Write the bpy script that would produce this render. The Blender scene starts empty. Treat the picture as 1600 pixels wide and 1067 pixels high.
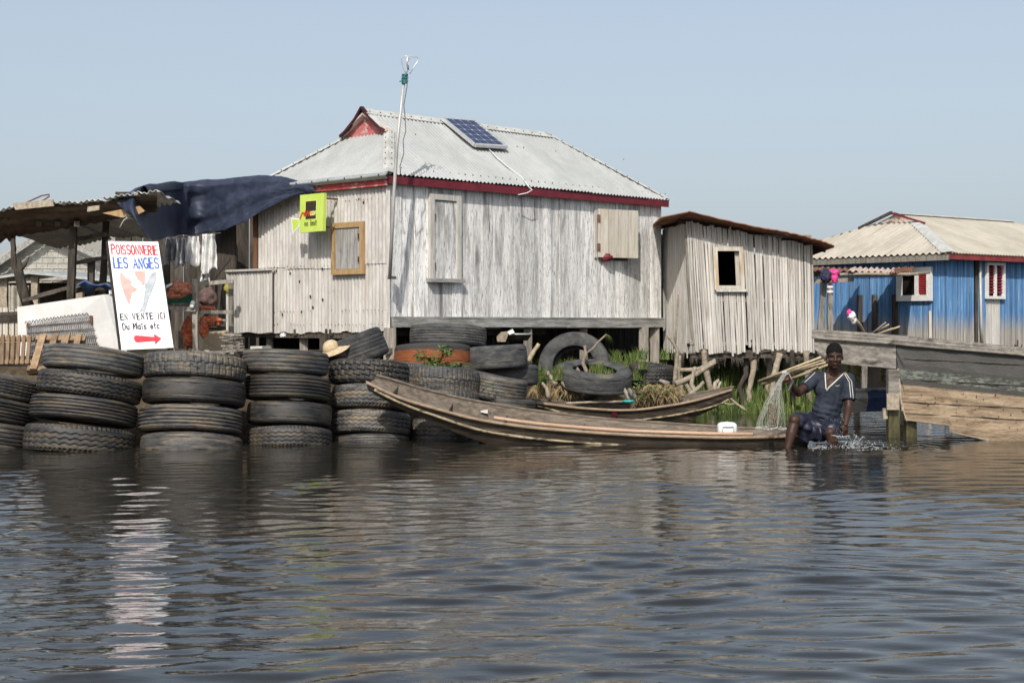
import bpy, bmesh, math, random
import numpy as np
from mathutils import Vector, Matrix, Quaternion, noise as mnoise
from mathutils.bvhtree import BVHTree
random.seed(11)
SC = bpy.context.scene
COL = SC.collection
R = math.radians
PI = math.pi
# ------------------------------------------------------------------ camera, sky, sun
F, EYE, HZ = 2400.0, 1.3, 505.0
cam = bpy.data.cameras.new('camera'); cam_o = bpy.data.objects.new('camera', cam); COL.objects.link(cam_o)
cam_o.location = (0, 0, EYE); cam_o.rotation_euler = (R(90), 0, 0)
cam.sensor_width = 36; cam.lens = 54; cam.shift_y = -28.5/1600
cam.clip_start = 0.1; cam.clip_end = 3000
SC.camera = cam_o
SUN_EL, SUN_AZ = 41.0, 10.0          # azimuth: degrees to the left of straight behind the camera
w = bpy.data.worlds.new('World'); SC.world = w; w.use_nodes = True
nt = w.node_tree; nt.nodes.clear()
sky = nt.nodes.new('ShaderNodeTexSky'); sky.sky_type = 'NISHITA'; sky.sun_disc = False
sky.sun_elevation = R(SUN_EL); sky.sun_rotation = R(180+SUN_AZ)
sky.air_density = 1.0; sky.dust_density = 3.2; sky.ozone_density = 1.6; sky.altitude = 0
bg = nt.nodes.new('ShaderNodeBackground'); bg.inputs['Strength'].default_value = 0.12
hs = nt.nodes.new('ShaderNodeHueSaturation'); hs.inputs['Saturation'].default_value = 0.85
wo = nt.nodes.new('ShaderNodeOutputWorld')
hz_ = nt.nodes.new('ShaderNodeMix'); hz_.data_type = 'RGBA'; hzc = nt.nodes.new('ShaderNodeTexCoord'); hzs = nt.nodes.new('ShaderNodeSeparateXYZ'); hzm = nt.nodes.new('ShaderNodeMapRange')   # haze thins out with height
hzm.inputs['From Min'].default_value = 0; hzm.inputs['From Max'].default_value = .55; hzm.inputs['To Min'].default_value = .68; hzm.inputs['To Max'].default_value = .22
nt.links.new(hzc.outputs['Generated'], hzs.inputs[0]); nt.links.new(hzs.outputs['Z'], hzm.inputs['Value']); nt.links.new(hzm.outputs[0], hz_.inputs[0])
hz_.inputs[7].default_value = (3.62, 4.15, 4.68, 1)   # even humid haze over the clear-sky colours
nt.links.new(sky.outputs[0], hs.inputs['Color']); nt.links.new(hs.outputs[0], hz_.inputs[6]); nt.links.new(hz_.outputs[2], bg.inputs['Color'])
nt.links.new(bg.outputs[0], wo.inputs[0])
sl = bpy.data.lights.new('sun', 'SUN'); sl.energy = 3.1; sl.angle = R(0.5); sl.color = (1.0, 0.95, 0.87)
so = bpy.data.objects.new('sun', sl); COL.objects.link(so); so.location = (-5, -10, 20)
ce = math.cos(R(SUN_EL))
SUNL = Vector((ce*math.sin(R(SUN_AZ)), ce*math.cos(R(SUN_AZ)), -math.sin(R(SUN_EL))))
so.rotation_euler = SUNL.to_track_quat('-Z', 'Y').to_euler()
SC.view_settings.view_transform = 'Standard'; SC.view_settings.look = 'None'
SC.view_settings.exposure = 0.35; SC.view_settings.gamma = 1.0

# ------------------------------------------------------------------ helpers
def P(px, py, Y): return Vector(((px-800)/F*Y, Y, EYE-(py-HZ)/F*Y))
def hit(px, py, o, n):
    d = Vector(((px-800)/F, 1, -(py-HZ)/F)); c = Vector((0, 0, EYE))
    return c + d*((o-c).dot(n)/d.dot(n))
def rr(a, b): return random.uniform(a, b)
Z = Vector((0, 0, 1))

class MB:
    def __init__(s): s.v=[]; s.f=[]; s.m=[]; s.r=[]; s.s=[]; s.uv={}
    def add(s, vs, fs, mi=0, rnd=None, smooth=False, uv=None):
        b = len(s.v); s.v += [tuple(v) for v in vs]
        if rnd is None: rnd = random.random()
        for i, f in enumerate(fs):
            if uv is not None: s.uv[len(s.f)] = [uv[k] for k in f]
            s.f.append([k+b for k in f]); s.m.append(mi); s.r.append(rnd); s.s.append(smooth)
        return s
    def hexa(s, c8, **k):   # bottom 4 then top 4
        return s.add(c8, [(3,2,1,0),(4,5,6,7),(0,1,5,4),(1,2,6,5),(2,3,7,6),(3,0,4,7)], **k)
    def box(s, c, size, rot=None, **k):
        c = Vector(c); h = [x/2 for x in size]; M = rot or Matrix.Identity(3)
        pts = [c + M @ Vector((x*h[0], y*h[1], z*h[2])) for z in (-1,1) for x,y in ((-1,-1),(1,-1),(1,1),(-1,1))]
        return s.hexa(pts, **k)
    def beam(s, a, b, wd, ht=None, up=Z, wob=0, **k):
        a, b = Vector(a), Vector(b); d = (b-a).normalized(); ht = wd if ht is None else ht
        sd = d.cross(Vector(up))
        if sd.length < 1e-4: sd = d.cross(Vector((1, 0, 0)))
        sd.normalize(); u2 = sd.cross(d).normalized()
        def ring(p):
            j = lambda: rr(-wob, wob)
            return [p + sd*(x*wd/2+j()) + u2*(y*ht/2+j()) for x, y in ((-1,-1),(1,-1),(1,1),(-1,1))]
        if wob:
            n = 5; rings = [ring(a.lerp(b, i/n)) for i in range(n+1)]
        else: rings = [ring(a), ring(b)]
        vs = [q for r_ in rings for q in r_]; n = len(rings)
        fs = [(3,2,1,0), tuple(4*(n-1)+i for i in range(4))]
        for i in range(n-1):
            for j in range(4): fs.append((4*i+j, 4*i+(j+1)%4, 4*i+4+(j+1)%4, 4*i+4+j))
        return s.add(vs, fs, **k)
    def tube(s, pts, r, n=8, caps=True, flat=1.0, smooth=True, **k):
        pts = [Vector(p) for p in pts]; m = len(pts)
        rs = [r]*m if not hasattr(r, '__len__') else r
        vs = []; prev = None
        for i, p in enumerate(pts):
            d = (pts[min(i+1, m-1)]-pts[max(i-1, 0)])
            d = d.normalized() if d.length > 1e-9 else Vector((0,0,1))
            if prev is None:
                a = d.cross(Z) if abs(d.z) < .9 else d.cross(Vector((1,0,0)))
            else: a = prev - d*prev.dot(d)
            a.normalize(); b = d.cross(a); prev = a
            for j in range(n):
                t = 2*PI*j/n; vs.append(p + (a*math.cos(t)+b*math.sin(t)*flat)*rs[i])
        fs = []
        for i in range(m-1):
            for j in range(n): fs.append((i*n+j, i*n+(j+1)%n, i*n+n+(j+1)%n, i*n+n+j))
        if caps:
            fs.append(tuple(range(n-1, -1, -1))); fs.append(tuple((m-1)*n+j for j in range(n)))
        return s.add(vs, fs, smooth=smooth, **k)
    def ell(s, c, r, rot=None, nu=16, nv=10, fn=None, **k):
        c = Vector(c); M = rot or Matrix.Identity(3)
        if not hasattr(r, '__len__'): r = (r, r, r)
        vs = [c + M @ Vector((0, 0, -r[2]))]
        for i in range(1, nv):
            ph = -PI/2+PI*i/nv
            for j in range(nu):
                t = 2*PI*j/nu; q = Vector((math.cos(ph)*math.cos(t), math.cos(ph)*math.sin(t), math.sin(ph)))
                g = fn(q) if fn else 1
                vs.append(c + M @ Vector((q.x*r[0]*g, q.y*r[1]*g, q.z*r[2]*g)))
        vs.append(c + M @ Vector((0, 0, r[2]))); L = len(vs)-1
        fs = [(0, 1+(j+1)%nu, 1+j) for j in range(nu)]
        for i in range(nv-2):
            for j in range(nu):
                a = 1+i*nu; fs.append((a+j, a+(j+1)%nu, a+nu+(j+1)%nu, a+nu+j))
        a = 1+(nv-2)*nu
        fs += [(a+j, a+(j+1)%nu, L) for j in range(nu)]
        k.setdefault('smooth', True)
        return s.add(vs, fs, **k)
    def cap(s, a, b, ra, rb, n=14):       # tapered capsule
        a, b = Vector(a), Vector(b)
        s.tube([a, a.lerp(b, .5), b], [ra, (ra+rb)/2, rb], n=n); s.ell(a, ra, nu=n, nv=8); s.ell(b, rb, nu=n, nv=8)
        return s
    def grid(s, fn, nu, nv, uvf=None, smooth=True, **k):
        vs = [fn(i/nu, j/nv) for j in range(nv+1) for i in range(nu+1)]
        uv = [uvf(i/nu, j/nv) for j in range(nv+1) for i in range(nu+1)] if uvf else None
        fs = [(j*(nu+1)+i, j*(nu+1)+i+1, (j+1)*(nu+1)+i+1, (j+1)*(nu+1)+i) for j in range(nv) for i in range(nu)]
        return s.add(vs, fs, smooth=smooth, uv=uv, **k)
    def prism(s, poly, d, **k):           # polygon (world points) swept by vector d
        n = len(poly); d = Vector(d); vs = [Vector(p) for p in poly]+[Vector(p)+d for p in poly]
        fs = [tuple(range(n-1, -1, -1)), tuple(range(n, 2*n))]+[(i, (i+1)%n, n+(i+1)%n, n+i) for i in range(n)]
        return s.add(vs, fs, **k)
    def build(s, name, mats, parent=None, loc=None, weld=False):
        if not isinstance(mats, (list, tuple)): mats = [mats]
        me = bpy.data.meshes.new(name)
        o = bpy.data.objects.new(name, me); COL.objects.link(o)
        off = Vector(loc) if loc is not None else Vector((0, 0, 0))
        if parent is not None:
            o.parent = parent; q = parent
            while q is not None: off = off + q.location; q = q.parent
        elif loc is not None: o.location = loc
        if parent is not None and loc is not None: o.location = loc
        me.from_pydata([tuple(Vector(v)-off) for v in s.v], [], s.f)
        for m_ in mats: me.materials.append(m_)
        me.polygons.foreach_set('material_index', s.m); me.polygons.foreach_set('use_smooth', s.s)
        at = me.attributes.new('rnd', 'FLOAT', 'FACE'); at.data.foreach_set('value', s.r)
        if s.uv:
            ul = me.uv_layers.new(name='UVMap')
            for fi, us in s.uv.items():
                st = me.polygons[fi].loop_start
                for i, q in enumerate(us): ul.data[st+i].uv = q
        me.update()
        return o

def tag(o, label=None, cat=None, group=None, kind=None):
    if label: o['label'] = label
    if cat: o['category'] = cat
    if group: o['group'] = group
    if kind: o['kind'] = kind
    return o
def thing(name, label, cat, loc, group=None):
    o = bpy.data.objects.new(name, None); COL.objects.link(o); o.location = Vector(loc); o.empty_display_size = .1
    return tag(o, label, cat, group)
def solid(o, t=.004):
    m_ = o.modifiers.new('solid', 'SOLIDIFY'); m_.thickness = t; m_.offset = 0
    return o
def remesh(o, vox, it=6, fac=.5):
    m_ = o.modifiers.new('r', 'REMESH'); m_.mode = 'VOXEL'; m_.voxel_size = vox
    k = o.modifiers.new('s', 'SMOOTH'); k.iterations = it; k.factor = fac
    bpy.context.view_layer.update()
    dg = bpy.context.evaluated_depsgraph_get()
    me = bpy.data.meshes.new_from_object(o.evaluated_get(dg))
    o.modifiers.clear(); mats = list(o.data.materials); o.data = me
    me.materials.clear()
    for q in mats: me.materials.append(q)
    me.polygons.foreach_set('material_index', [0]*len(me.polygons))
    me.polygons.foreach_set('use_smooth', [True]*len(me.polygons)); me.update()
    return o

# ------------------------------------------------------------------ materials
def mat(name, c1, c2=None, sc=(8,8,8), det=7, lo=.35, hi=.65, rough=.8, bump=.25, bs=None, spec=.3, metal=0.0,
        rnd=0.0, stains=(), coord='Object', orand=0.0, rot=0.0, fine=.12, rvar=0.0, dist=.4, extra=None):
    m_ = bpy.data.materials.new(name); m_.use_nodes = True
    t = m_.node_tree; N, L = t.nodes, t.links; N.clear()
    out = N.new('ShaderNodeOutputMaterial'); b = N.new('ShaderNodeBsdfPrincipled'); L.new(b.outputs[0], out.inputs[0])
    tc = N.new('ShaderNodeTexCoord'); vec = tc.outputs[coord]
    if rot:
        r_ = N.new('ShaderNodeVectorRotate'); r_.rotation_type = 'Z_AXIS'; r_.inputs['Angle'].default_value = rot
        L.new(vec, r_.inputs['Vector']); vec = r_.outputs[0]
    raw = vec
    at = N.new('ShaderNodeAttribute'); at.attribute_name = 'rnd'
    if rnd:
        ml = N.new('ShaderNodeMath'); ml.operation = 'MULTIPLY'; ml.inputs[1].default_value = 37.0
        L.new(at.outputs['Fac'], ml.inputs[0])
        ad = N.new('ShaderNodeVectorMath'); ad.operation = 'ADD'; L.new(vec, ad.inputs[0]); L.new(ml.outputs[0], ad.inputs[1])
        vec = ad.outputs[0]
    oi = N.new('ShaderNodeObjectInfo')
    if orand:
        ml = N.new('ShaderNodeMath'); ml.operation = 'MULTIPLY'; ml.inputs[1].default_value = 53.0
        L.new(oi.outputs['Random'], ml.inputs[0])
        ad = N.new('ShaderNodeVectorMath'); ad.operation = 'ADD'; L.new(vec, ad.inputs[0]); L.new(ml.outputs[0], ad.inputs[1])
        vec = ad.outputs[0]
    def noise(scl, det_=6, rough_=.6, v=None):
        mp = N.new('ShaderNodeMapping'); mp.inputs['Scale'].default_value = scl; L.new(v or vec, mp.inputs[0])
        n = N.new('ShaderNodeTexNoise'); n.inputs['Scale'].default_value = 1; n.inputs['Detail'].default_value = det_
        n.inputs['Roughness'].default_value = rough_; n.inputs['Distortion'].default_value = dist
        L.new(mp.outputs[0], n.inputs['Vector']); return n.outputs['Fac']
    def ramp(fac, a, b_):
        r_ = N.new('ShaderNodeMapRange'); r_.interpolation_type = 'SMOOTHSTEP'
        r_.inputs['From Min'].default_value = a; r_.inputs['From Max'].default_value = b_; L.new(fac, r_.inputs['Value']); return r_.outputs[0]
    def mix(f, a, b_, op='MIX'):
        x = N.new('ShaderNodeMix'); x.data_type = 'RGBA'; x.blend_type = op
        if hasattr(f, 'is_linked') or hasattr(f, 'links'): L.new(f, x.inputs[0])
        else: x.inputs[0].default_value = f
        for q, i in ((a, 6), (b_, 7)):
            if isinstance(q, (tuple, list)): x.inputs[i].default_value = (*q[:3], 1)
            else: L.new(q, x.inputs[i])
        return x.outputs[2]
    n1 = noise(sc, det)
    col = mix(ramp(n1, lo, hi), c1, c2 or c1)
    for st in stains:       # (colour, scale, lo, hi)
        col = mix(ramp(noise(st[1], 6), st[2], st[3]), col, st[0])
    if extra: col = extra(N, L, mix, ramp, noise, raw, col)
    if fine:
        nf = noise(tuple(x*6 for x in sc), 4, .7)
        mr = N.new('ShaderNodeMapRange'); mr.inputs['From Min'].default_value=.25; mr.inputs['From Max'].default_value=.75
        mr.inputs['To Min'].default_value = 1-fine*2; mr.inputs['To Max'].default_value = 1+fine*1.2
        L.new(nf, mr.inputs['Value']); col = mix(1.0, col, mr.outputs[0], 'MULTIPLY')
    def vary(src, k, col):
        mr = N.new('ShaderNodeMapRange'); mr.inputs['To Min'].default_value = 1-k; mr.inputs['To Max'].default_value = 1+k*.6
        L.new(src, mr.inputs['Value']); return mix(1.0, col, mr.outputs[0], 'MULTIPLY')
    if rnd: col = vary(at.outputs['Fac'], rnd, col)
    if orand: col = vary(oi.outputs['Random'], orand, col)
    L.new(col, b.inputs['Base Color'])
    b.inputs['Roughness'].default_value = rough; b.inputs['Metallic'].default_value = metal
    b.inputs['Specular IOR Level'].default_value = spec
    if rvar:
        mr = N.new('ShaderNodeMapRange'); mr.inputs['To Min'].default_value = rough-rvar; mr.inputs['To Max'].default_value = rough+rvar
        L.new(n1, mr.inputs['Value']); L.new(mr.outputs[0], b.inputs['Roughness'])
    if bump:
        bm_ = N.new('ShaderNodeBump'); bm_.inputs['Strength'].default_value = bump; bm_.inputs['Distance'].default_value = .02
        L.new(noise(bs or tuple(x*3 for x in sc), 5, .65), bm_.inputs['Height']); L.new(bm_.outputs[0], b.inputs['Normal'])
    return m_

A45 = -R(46)
M = {}
M['whitewash'] = mat('whitewashed_planks', (.47,.46,.44), (.84,.83,.80), (15,15,1.1), lo=.33, hi=.56, rnd=.3, rot=A45, bump=.35, rough=.9, spec=.15, fine=.2,
    stains=[((.20,.195,.19), (3.2,3.2,.55), .54, .72), ((.30,.24,.17), (2.2,2.2,.8), .66, .8), ((.12,.115,.11), (38,38,2.0), .62, .72), ((.33,.32,.305), (70,70,9), .55, .64)])
M['grey_beam'] = mat('grey_beam_wood', (.22,.22,.205), (.40,.395,.375), (3,24,24), rot=A45, bump=.4, rough=.9, spec=.15, stains=[((.12,.12,.11),(5,40,40),.6,.75)], fine=.2)
M['whiteframe'] = mat('pale_frame_wood', (.42,.40,.36), (.60,.58,.54), (30,30,3), bump=.3, rough=.85, spec=.2, stains=[((.2,.19,.17),(20,20,4),.6,.75)])
M['corr_white'] = mat('painted_corrugated', (.42,.40,.37), (.56,.54,.51), (9,1.2,1), coord='UV', rough=.65, bump=.1, spec=.35, fine=.1, rnd=.12,
    stains=[((.42,.30,.23),(7,.9,1),.57,.78), ((.40,.355,.31),(24,1.2,1),.56,.74), ((.25,.15,.10),(30,6,1),.70,.78), ((.30,.27,.24),(3,14,1),.68,.78)])
M['roof_white'] = mat('pale_roof_sheet', (.325,.34,.332), (.395,.408,.40), (1.2,.8,1), coord='UV', rough=.5, bump=.05, spec=.4, fine=.05, rnd=.05,
    stains=[((.42,.42,.41),(6,.6,1),.60,.80), ((.36,.40,.42),(1.3,1.1,1),.68,.76)])
M['roof_cap'] = mat('galvanised_cap', (.42,.42,.38), (.56,.555,.52), (5,5,5), rough=.55, bump=.1, spec=.4, stains=[((.25,.21,.17),(9,9,9),.64,.76)])
M['zinc'] = mat('zinc_gutter', (.36,.38,.37), (.50,.52,.50), (4,4,12), rough=.4, bump=.05, spec=.5, metal=.3, stains=[((.2,.2,.18),(7,7,7),.6,.75)])
M['fascia_red'] = mat('dark_red_paint', (.12,.012,.02), (.17,.018,.03), (6,6,6), rough=.55, bump=.1, spec=.4, stains=[((.10,.03,.03),(9,9,9),.62,.75)])
M['fascia_worn'] = mat('worn_red_paint', (.42,.05,.06), (.50,.10,.09), (9,9,9), rough=.7, bump=.2, stains=[((.50,.36,.30),(8,8,14),.52,.62)])
M['gable_pink'] = mat('faded_pink_boards', (.42,.09,.10), (.50,.20,.18), (9,9,9), rough=.8, stains=[((.55,.42,.36),(6,6,6),.55,.68)])
M['gable_wood'] = mat('pinkish_gable_wood', (.50,.36,.30), (.60,.50,.43), (12,12,12), rough=.8, stains=[((.30,.2,.16),(20,20,6),.6,.7)])
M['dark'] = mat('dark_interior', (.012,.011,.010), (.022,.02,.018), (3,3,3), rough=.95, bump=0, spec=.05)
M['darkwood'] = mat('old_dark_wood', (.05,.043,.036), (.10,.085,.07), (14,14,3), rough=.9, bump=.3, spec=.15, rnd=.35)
M['stilt'] = mat('weathered_stilt', (.19,.175,.15), (.34,.31,.27), (26,26,2.5), rough=.9, bump=.35, spec=.15, rnd=.25, stains=[((.09,.08,.065),(10,10,3),.58,.72)])
M['yellowwood'] = mat('varnished_frame_wood', (.33,.21,.10), (.46,.31,.16), (40,40,5), rough=.65, bump=.2, spec=.3, stains=[((.22,.14,.07),(14,14,6),.6,.72)])
M['greyshutter'] = mat('grey_shutter_boards', (.24,.235,.225), (.42,.415,.39), (30,30,2.5), rough=.85, bump=.3, rnd=.15, stains=[((.17,.16,.15),(8,8,3),.58,.7)])
M['tanshutter'] = mat('tan_shutter_boards', (.44,.40,.33), (.58,.54,.47), (26,26,1.6), rough=.85, bump=.25, rnd=.2, stains=[((.40,.29,.17),(6,6,1.5),.56,.7)])
M['iron'] = mat('rusty_iron', (.10,.05,.035), (.17,.09,.06), (30,30,30), rough=.8, bump=.2)
M['blackiron'] = mat('black_iron', (.02,.02,.02), (.04,.035,.03), (20,20,20), rough=.7)
M['rustsheet'] = mat('rusty_roof_sheet', (.17,.075,.045), (.30,.15,.095), (3,3,3), rough=.85, bump=.2, spec=.2, stains=[((.42,.36,.31),(2.2,2.2,2.2),.6,.72), ((.08,.04,.03),(6,6,6),.6,.72)])
def _zband(N, L, mix, noise, raw, col, c, z0, z1, amt, nsc=(8,8,1.5), kx=0.0, x0=0.0):
    sp = N.new('ShaderNodeSeparateXYZ'); L.new(raw, sp.inputs[0])
    zz = sp.outputs['Z']
    if kx:
        m1 = N.new('ShaderNodeMath'); m1.operation='MULTIPLY_ADD'; m1.inputs[1].default_value=kx
        L.new(sp.outputs['X'], m1.inputs[0]); L.new(zz, m1.inputs[2]); zz = m1.outputs[0]
    n = noise(nsc, 5)
    ad = N.new('ShaderNodeMath'); ad.operation='MULTIPLY_ADD'; ad.inputs[1].default_value=abs(z0-z1)*1.4; L.new(n, ad.inputs[0]); L.new(zz, ad.inputs[2])
    mr = N.new('ShaderNodeMapRange'); off = abs(z0-z1)*.7
    mr.inputs['From Min'].default_value = z0+off; mr.inputs['From Max'].default_value = z1+off
    mr.inputs['To Max'].default_value = amt
    L.new(ad.outputs[0], mr.inputs['Value']); return mix(mr.outputs[0], col, c)
M['sticks'] = mat('bleached_palm_ribs', (.42,.395,.355), (.62,.595,.55), (22,22,1.0), rough=.85, bump=.3, rnd=.2, spec=.2, fine=.15,
    stains=[((.24,.205,.165),(9,9,.9),.58,.75)],
    extra=lambda N,L,mix,ramp,noise,raw,col: _zband(N,L,mix,noise,raw,col,(.30,.245,.185),.95,.25,.7))
M['bluesticks'] = mat('blue_painted_ribs', (.065,.165,.35), (.135,.285,.50), (20,20,1.0), rough=.7, bump=.25, rnd=.3, spec=.25, fine=.15,
    stains=[((.16,.34,.58),(6,6,.8),.52,.7), ((.40,.38,.35),(24,24,1.2),.63,.72)],
    extra=lambda N,L,mix,ramp,noise,raw,col: _zband(N,L,mix,noise,raw,col,(.36,.33,.285),1.2,.8,.95))
M['barewhite'] = mat('unpainted_pale_ribs', (.45,.43,.40), (.60,.58,.54), (20,20,1.0), rough=.8, bump=.2, rnd=.2)
M['roof_tan'] = mat('tan_roof_sheet', (.36,.33,.27), (.45,.415,.345), (1.5,.8,1), coord='UV', rough=.7, bump=.06, spec=.25, fine=.06, rnd=.06,
    stains=[((.30,.26,.205),(8,.7,1),.56,.75)])
M['whitepaint'] = mat('white_paint', (.66,.65,.63), (.76,.755,.74), (7,7,7), rough=.6, bump=.06, stains=[((.48,.44,.38),(9,9,9),.62,.75)])
M['signwhite'] = mat('sign_white_paint', (.80,.80,.80), (.86,.86,.86), (5,5,5), rough=.45, bump=.02, spec=.4, fine=.02)
M['redlouvre'] = mat('red_louvre_paint', (.26,.025,.035), (.33,.04,.05), (9,9,9), rough=.6)
M['red'] = mat('red_sign_paint', (.52,.014,.035), (.60,.02,.05), (9,9,9), rough=.5, fine=.05)
M['blue'] = mat('blue_sign_paint', (.025,.10,.42), (.035,.13,.50), (9,9,9), rough=.5, fine=.05)
M['black'] = mat('black_sign_paint', (.012,.014,.03), None, (9,9,9), rough=.5, fine=.05)
M['meat'] = mat('pale_pink_paint', (.62,.33,.30), (.68,.42,.38), (14,14,14), rough=.5, fine=.05)
M['fish'] = mat('pale_grey_fish_paint', (.34,.39,.43), (.47,.51,.54), (12,12,12), rough=.5, fine=.05)
M['fishline'] = mat('grey_outline_paint', (.25,.28,.32), None, rough=.5, fine=.05)
M['lime'] = mat('lime_sign_plastic', (.50,.66,.10), (.55,.70,.14), (4,4,4), rough=.35, bump=0, spec=.5, fine=.03)
M['signdark'] = mat('dark_brown_print', (.045,.035,.02), None, rough=.4, bump=0, fine=.03)
M['orange'] = mat('orange_print', (.55,.07,.02), None, rough=.4, bump=0, fine=.03)
M['yellow'] = mat('pale_yellow_print', (.75,.72,.25), None, rough=.4, bump=0, fine=.03)
M['tarp'] = mat('navy_tarpaulin', (.021,.027,.050), (.038,.048,.080), (3,3,3), rough=.55, bump=.15, bs=(60,60,60), spec=.35, fine=.08, stains=[((.075,.085,.12),(2.5,2.5,2.5),.6,.8)])
M['rubber'] = mat('weathered_tyre_rubber', (.032,.0325,.034), (.075,.074,.071), (5,5,5), rough=.5, rvar=.25, bump=.25, bs=(70,70,70), spec=.5, orand=.6, fine=.3,
    stains=[((.155,.125,.088),(2.6,2.6,5),.46,.66), ((.16,.125,.085),(9,9,14),.60,.76), ((.12,.12,.115),(3.2,3.2,3.2),.54,.78)])
M['rubber_grey'] = mat('sun_greyed_tyre_rubber', (.038,.040,.042), (.085,.086,.084), (6,6,6), rough=.75, bump=.22, bs=(70,70,70), spec=.3, orand=.3, fine=.2,
    stains=[((.13,.115,.09),(3.5,3.5,6),.52,.74)])
M['rubber_rust'] = mat('rust_red_stained_tyre', (.24,.075,.028), (.32,.115,.05), (6,6,9), rough=.85, bump=.25, spec=.2, orand=.2, fine=.2,
    stains=[((.07,.06,.05),(4,4,6),.58,.68)],
    extra=lambda N,L,mix,ramp,noise,raw,col: _zband(N,L,mix,noise,raw,col,(.06,.06,.058),.12,.28,1.0,(4,4,4)))
M['canoe'] = mat('canoe_side_wood', (.032,.026,.02), (.072,.056,.04), (3,26,26), rough=.6, bump=.3, spec=.35, fine=.2, stains=[((.17,.135,.09),(2,9,14),.56,.72)])
M['canoe_in'] = mat('canoe_inner_wood', (.125,.10,.078), (.225,.185,.145), (4,30,30), rough=.85, bump=.3, spec=.2, fine=.2, stains=[((.09,.075,.06),(3,14,14),.55,.72)])
M['gunwale'] = mat('worn_gunwale_wood', (.23,.165,.11), (.36,.27,.19), (5,30,30), rough=.7, bump=.25, spec=.25, fine=.15, stains=[((.17,.13,.10),(6,20,20),.58,.72)])
M['chine'] = mat('muddy_chine_wood', (.30,.245,.16), (.42,.35,.24), (5,30,30), rough=.7, bump=.4, spec=.3, fine=.25, stains=[((.08,.065,.045),(8,20,20),.48,.6)])
M['pole'] = mat('pinkish_pole_wood', (.42,.27,.18), (.52,.36,.25), (3,30,30), rough=.6, bump=.15, spec=.3)
M['bargegrey'] = mat('grey_barge_timber', (.17,.155,.135), (.31,.285,.25), (2.2,20,22), rough=.85, bump=.4, spec=.2, fine=.2, stains=[((.06,.055,.05),(1.6,8,9),.56,.72)])
def _barge(N, L, mix, ramp, noise, raw, col):
    kx = .096                # painted bands run with the sheer of the hull
    g = _zband(N,L,mix,noise,raw,col,(.062,.062,.060),.475,.50,.95,(3,6,9),kx)
    g2 = _zband(N,L,mix,noise,raw,g,(.19,.22,.185),.545,.555,.85,(3,6,9),kx)
    nn = ramp(noise((9,20,45),6,.75), .47, .55)
    g3 = mix(nn, g, g2)
    return _zband(N,L,mix,noise,raw,g3,(.085,.083,.078),.655,.675,.97,(3,6,9),kx)
M['bargehull'] = mat('tan_barge_hull', (.26,.19,.125), (.39,.30,.205), (.9,9,22), rough=.85, bump=.45, spec=.2, fine=.18,
    stains=[((.19,.13,.08),(.8,6,16),.52,.68), ((.13,.10,.07),(20,20,2.0),.68,.76), ((.44,.38,.29),(2,5,6),.62,.75)], extra=_barge)
M['whiteboat'] = mat('flaking_white_boat_paint', (.52,.50,.45), (.66,.64,.60), (6,12,12), rough=.8, bump=.3, stains=[((.30,.25,.17),(5,9,9),.52,.62)])
M['soil'] = mat('dark_bank_soil', (.05,.038,.026), (.10,.078,.052), (5,5,5), rough=.95, bump=.6, bs=(30,30,30), spec=.1, stains=[((.15,.12,.08),(2,2,2),.55,.75)])
M['grass'] = mat('fresh_green_grass', (.045,.09,.02), (.13,.175,.04), (2.2,2.2,2.2), rough=.6, bump=0, spec=.25, rnd=.45, stains=[((.27,.215,.095),(30,30,1.5),.585,.63)])
M['drygrass'] = mat('dry_straw_grass', (.26,.185,.095), (.38,.29,.16), (6,6,6), rough=.8, bump=0, spec=.2, rnd=.5)
M['leaf'] = mat('leafy_green', (.04,.10,.022), (.09,.18,.04), (9,9,9), rough=.5, bump=0, spec=.4, rnd=.5)
M['branch'] = mat('bleached_branch', (.26,.215,.16), (.40,.345,.27), (18,18,18), rough=.85, bump=.35, spec=.2, orand=.25, stains=[((.14,.115,.085),(9,9,9),.58,.7)])
M['bamboo'] = mat('yellowed_bamboo', (.36,.28,.17), (.50,.42,.29), (12,12,12), rough=.6, bump=.15, orand=.2)
M['whiteplastic'] = mat('white_plastic', (.70,.71,.70), (.78,.785,.78), (6,6,6), rough=.35, bump=.03, spec=.5, fine=.03, stains=[((.50,.50,.47),(9,9,9),.62,.76)])
M['freezer'] = mat('white_enamel', (.68,.675,.65), (.76,.755,.74), (3,3,3), rough=.45, bump=.03, fine=.04, stains=[((.52,.47,.40),(5,5,9),.62,.78)])
M['condenser'] = mat('grey_condenser_wire', (.14,.13,.125), (.26,.25,.24), (10,10,10), rough=.6, metal=.3)
M['pallet'] = mat('brown_pallet_wood', (.22,.145,.085), (.35,.245,.155), (16,16,3), rough=.85, bump=.3, rnd=.3)
M['block'] = mat('grey_concrete_block', (.33,.315,.28), (.44,.425,.38), (4,4,4), rough=.9, bump=.2)
M['concrete'] = mat('pale_concrete', (.34,.33,.30), (.44,.43,.40), (4,4,4), rough=.9, bump=.2)
M['skin'] = mat('dark_brown_skin', (.036,.017,.011), (.055,.027,.018), (14,14,14), rough=.5, bump=.06, bs=(140,140,140), spec=.32, fine=.05)
M['hair'] = mat('black_curly_hair', (.006,.006,.006), (.014,.013,.012), (60,60,60), rough=.85, bump=.9, bs=(160,160,160), spec=.15)
M['eyewhite'] = mat('eye_white', (.24,.21,.19), None, rough=.3, bump=0, fine=0)
M['iris'] = mat('dark_iris', (.008,.006,.005), None, rough=.2, bump=0, fine=0)
M['lips'] = mat('dark_lips', (.042,.018,.016), (.05,.022,.019), rough=.4, bump=0, fine=0)
M['palm'] = mat('palm_skin', (.24,.11,.075), (.30,.15,.10), (20,20,20), rough=.5, bump=.1)
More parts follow.
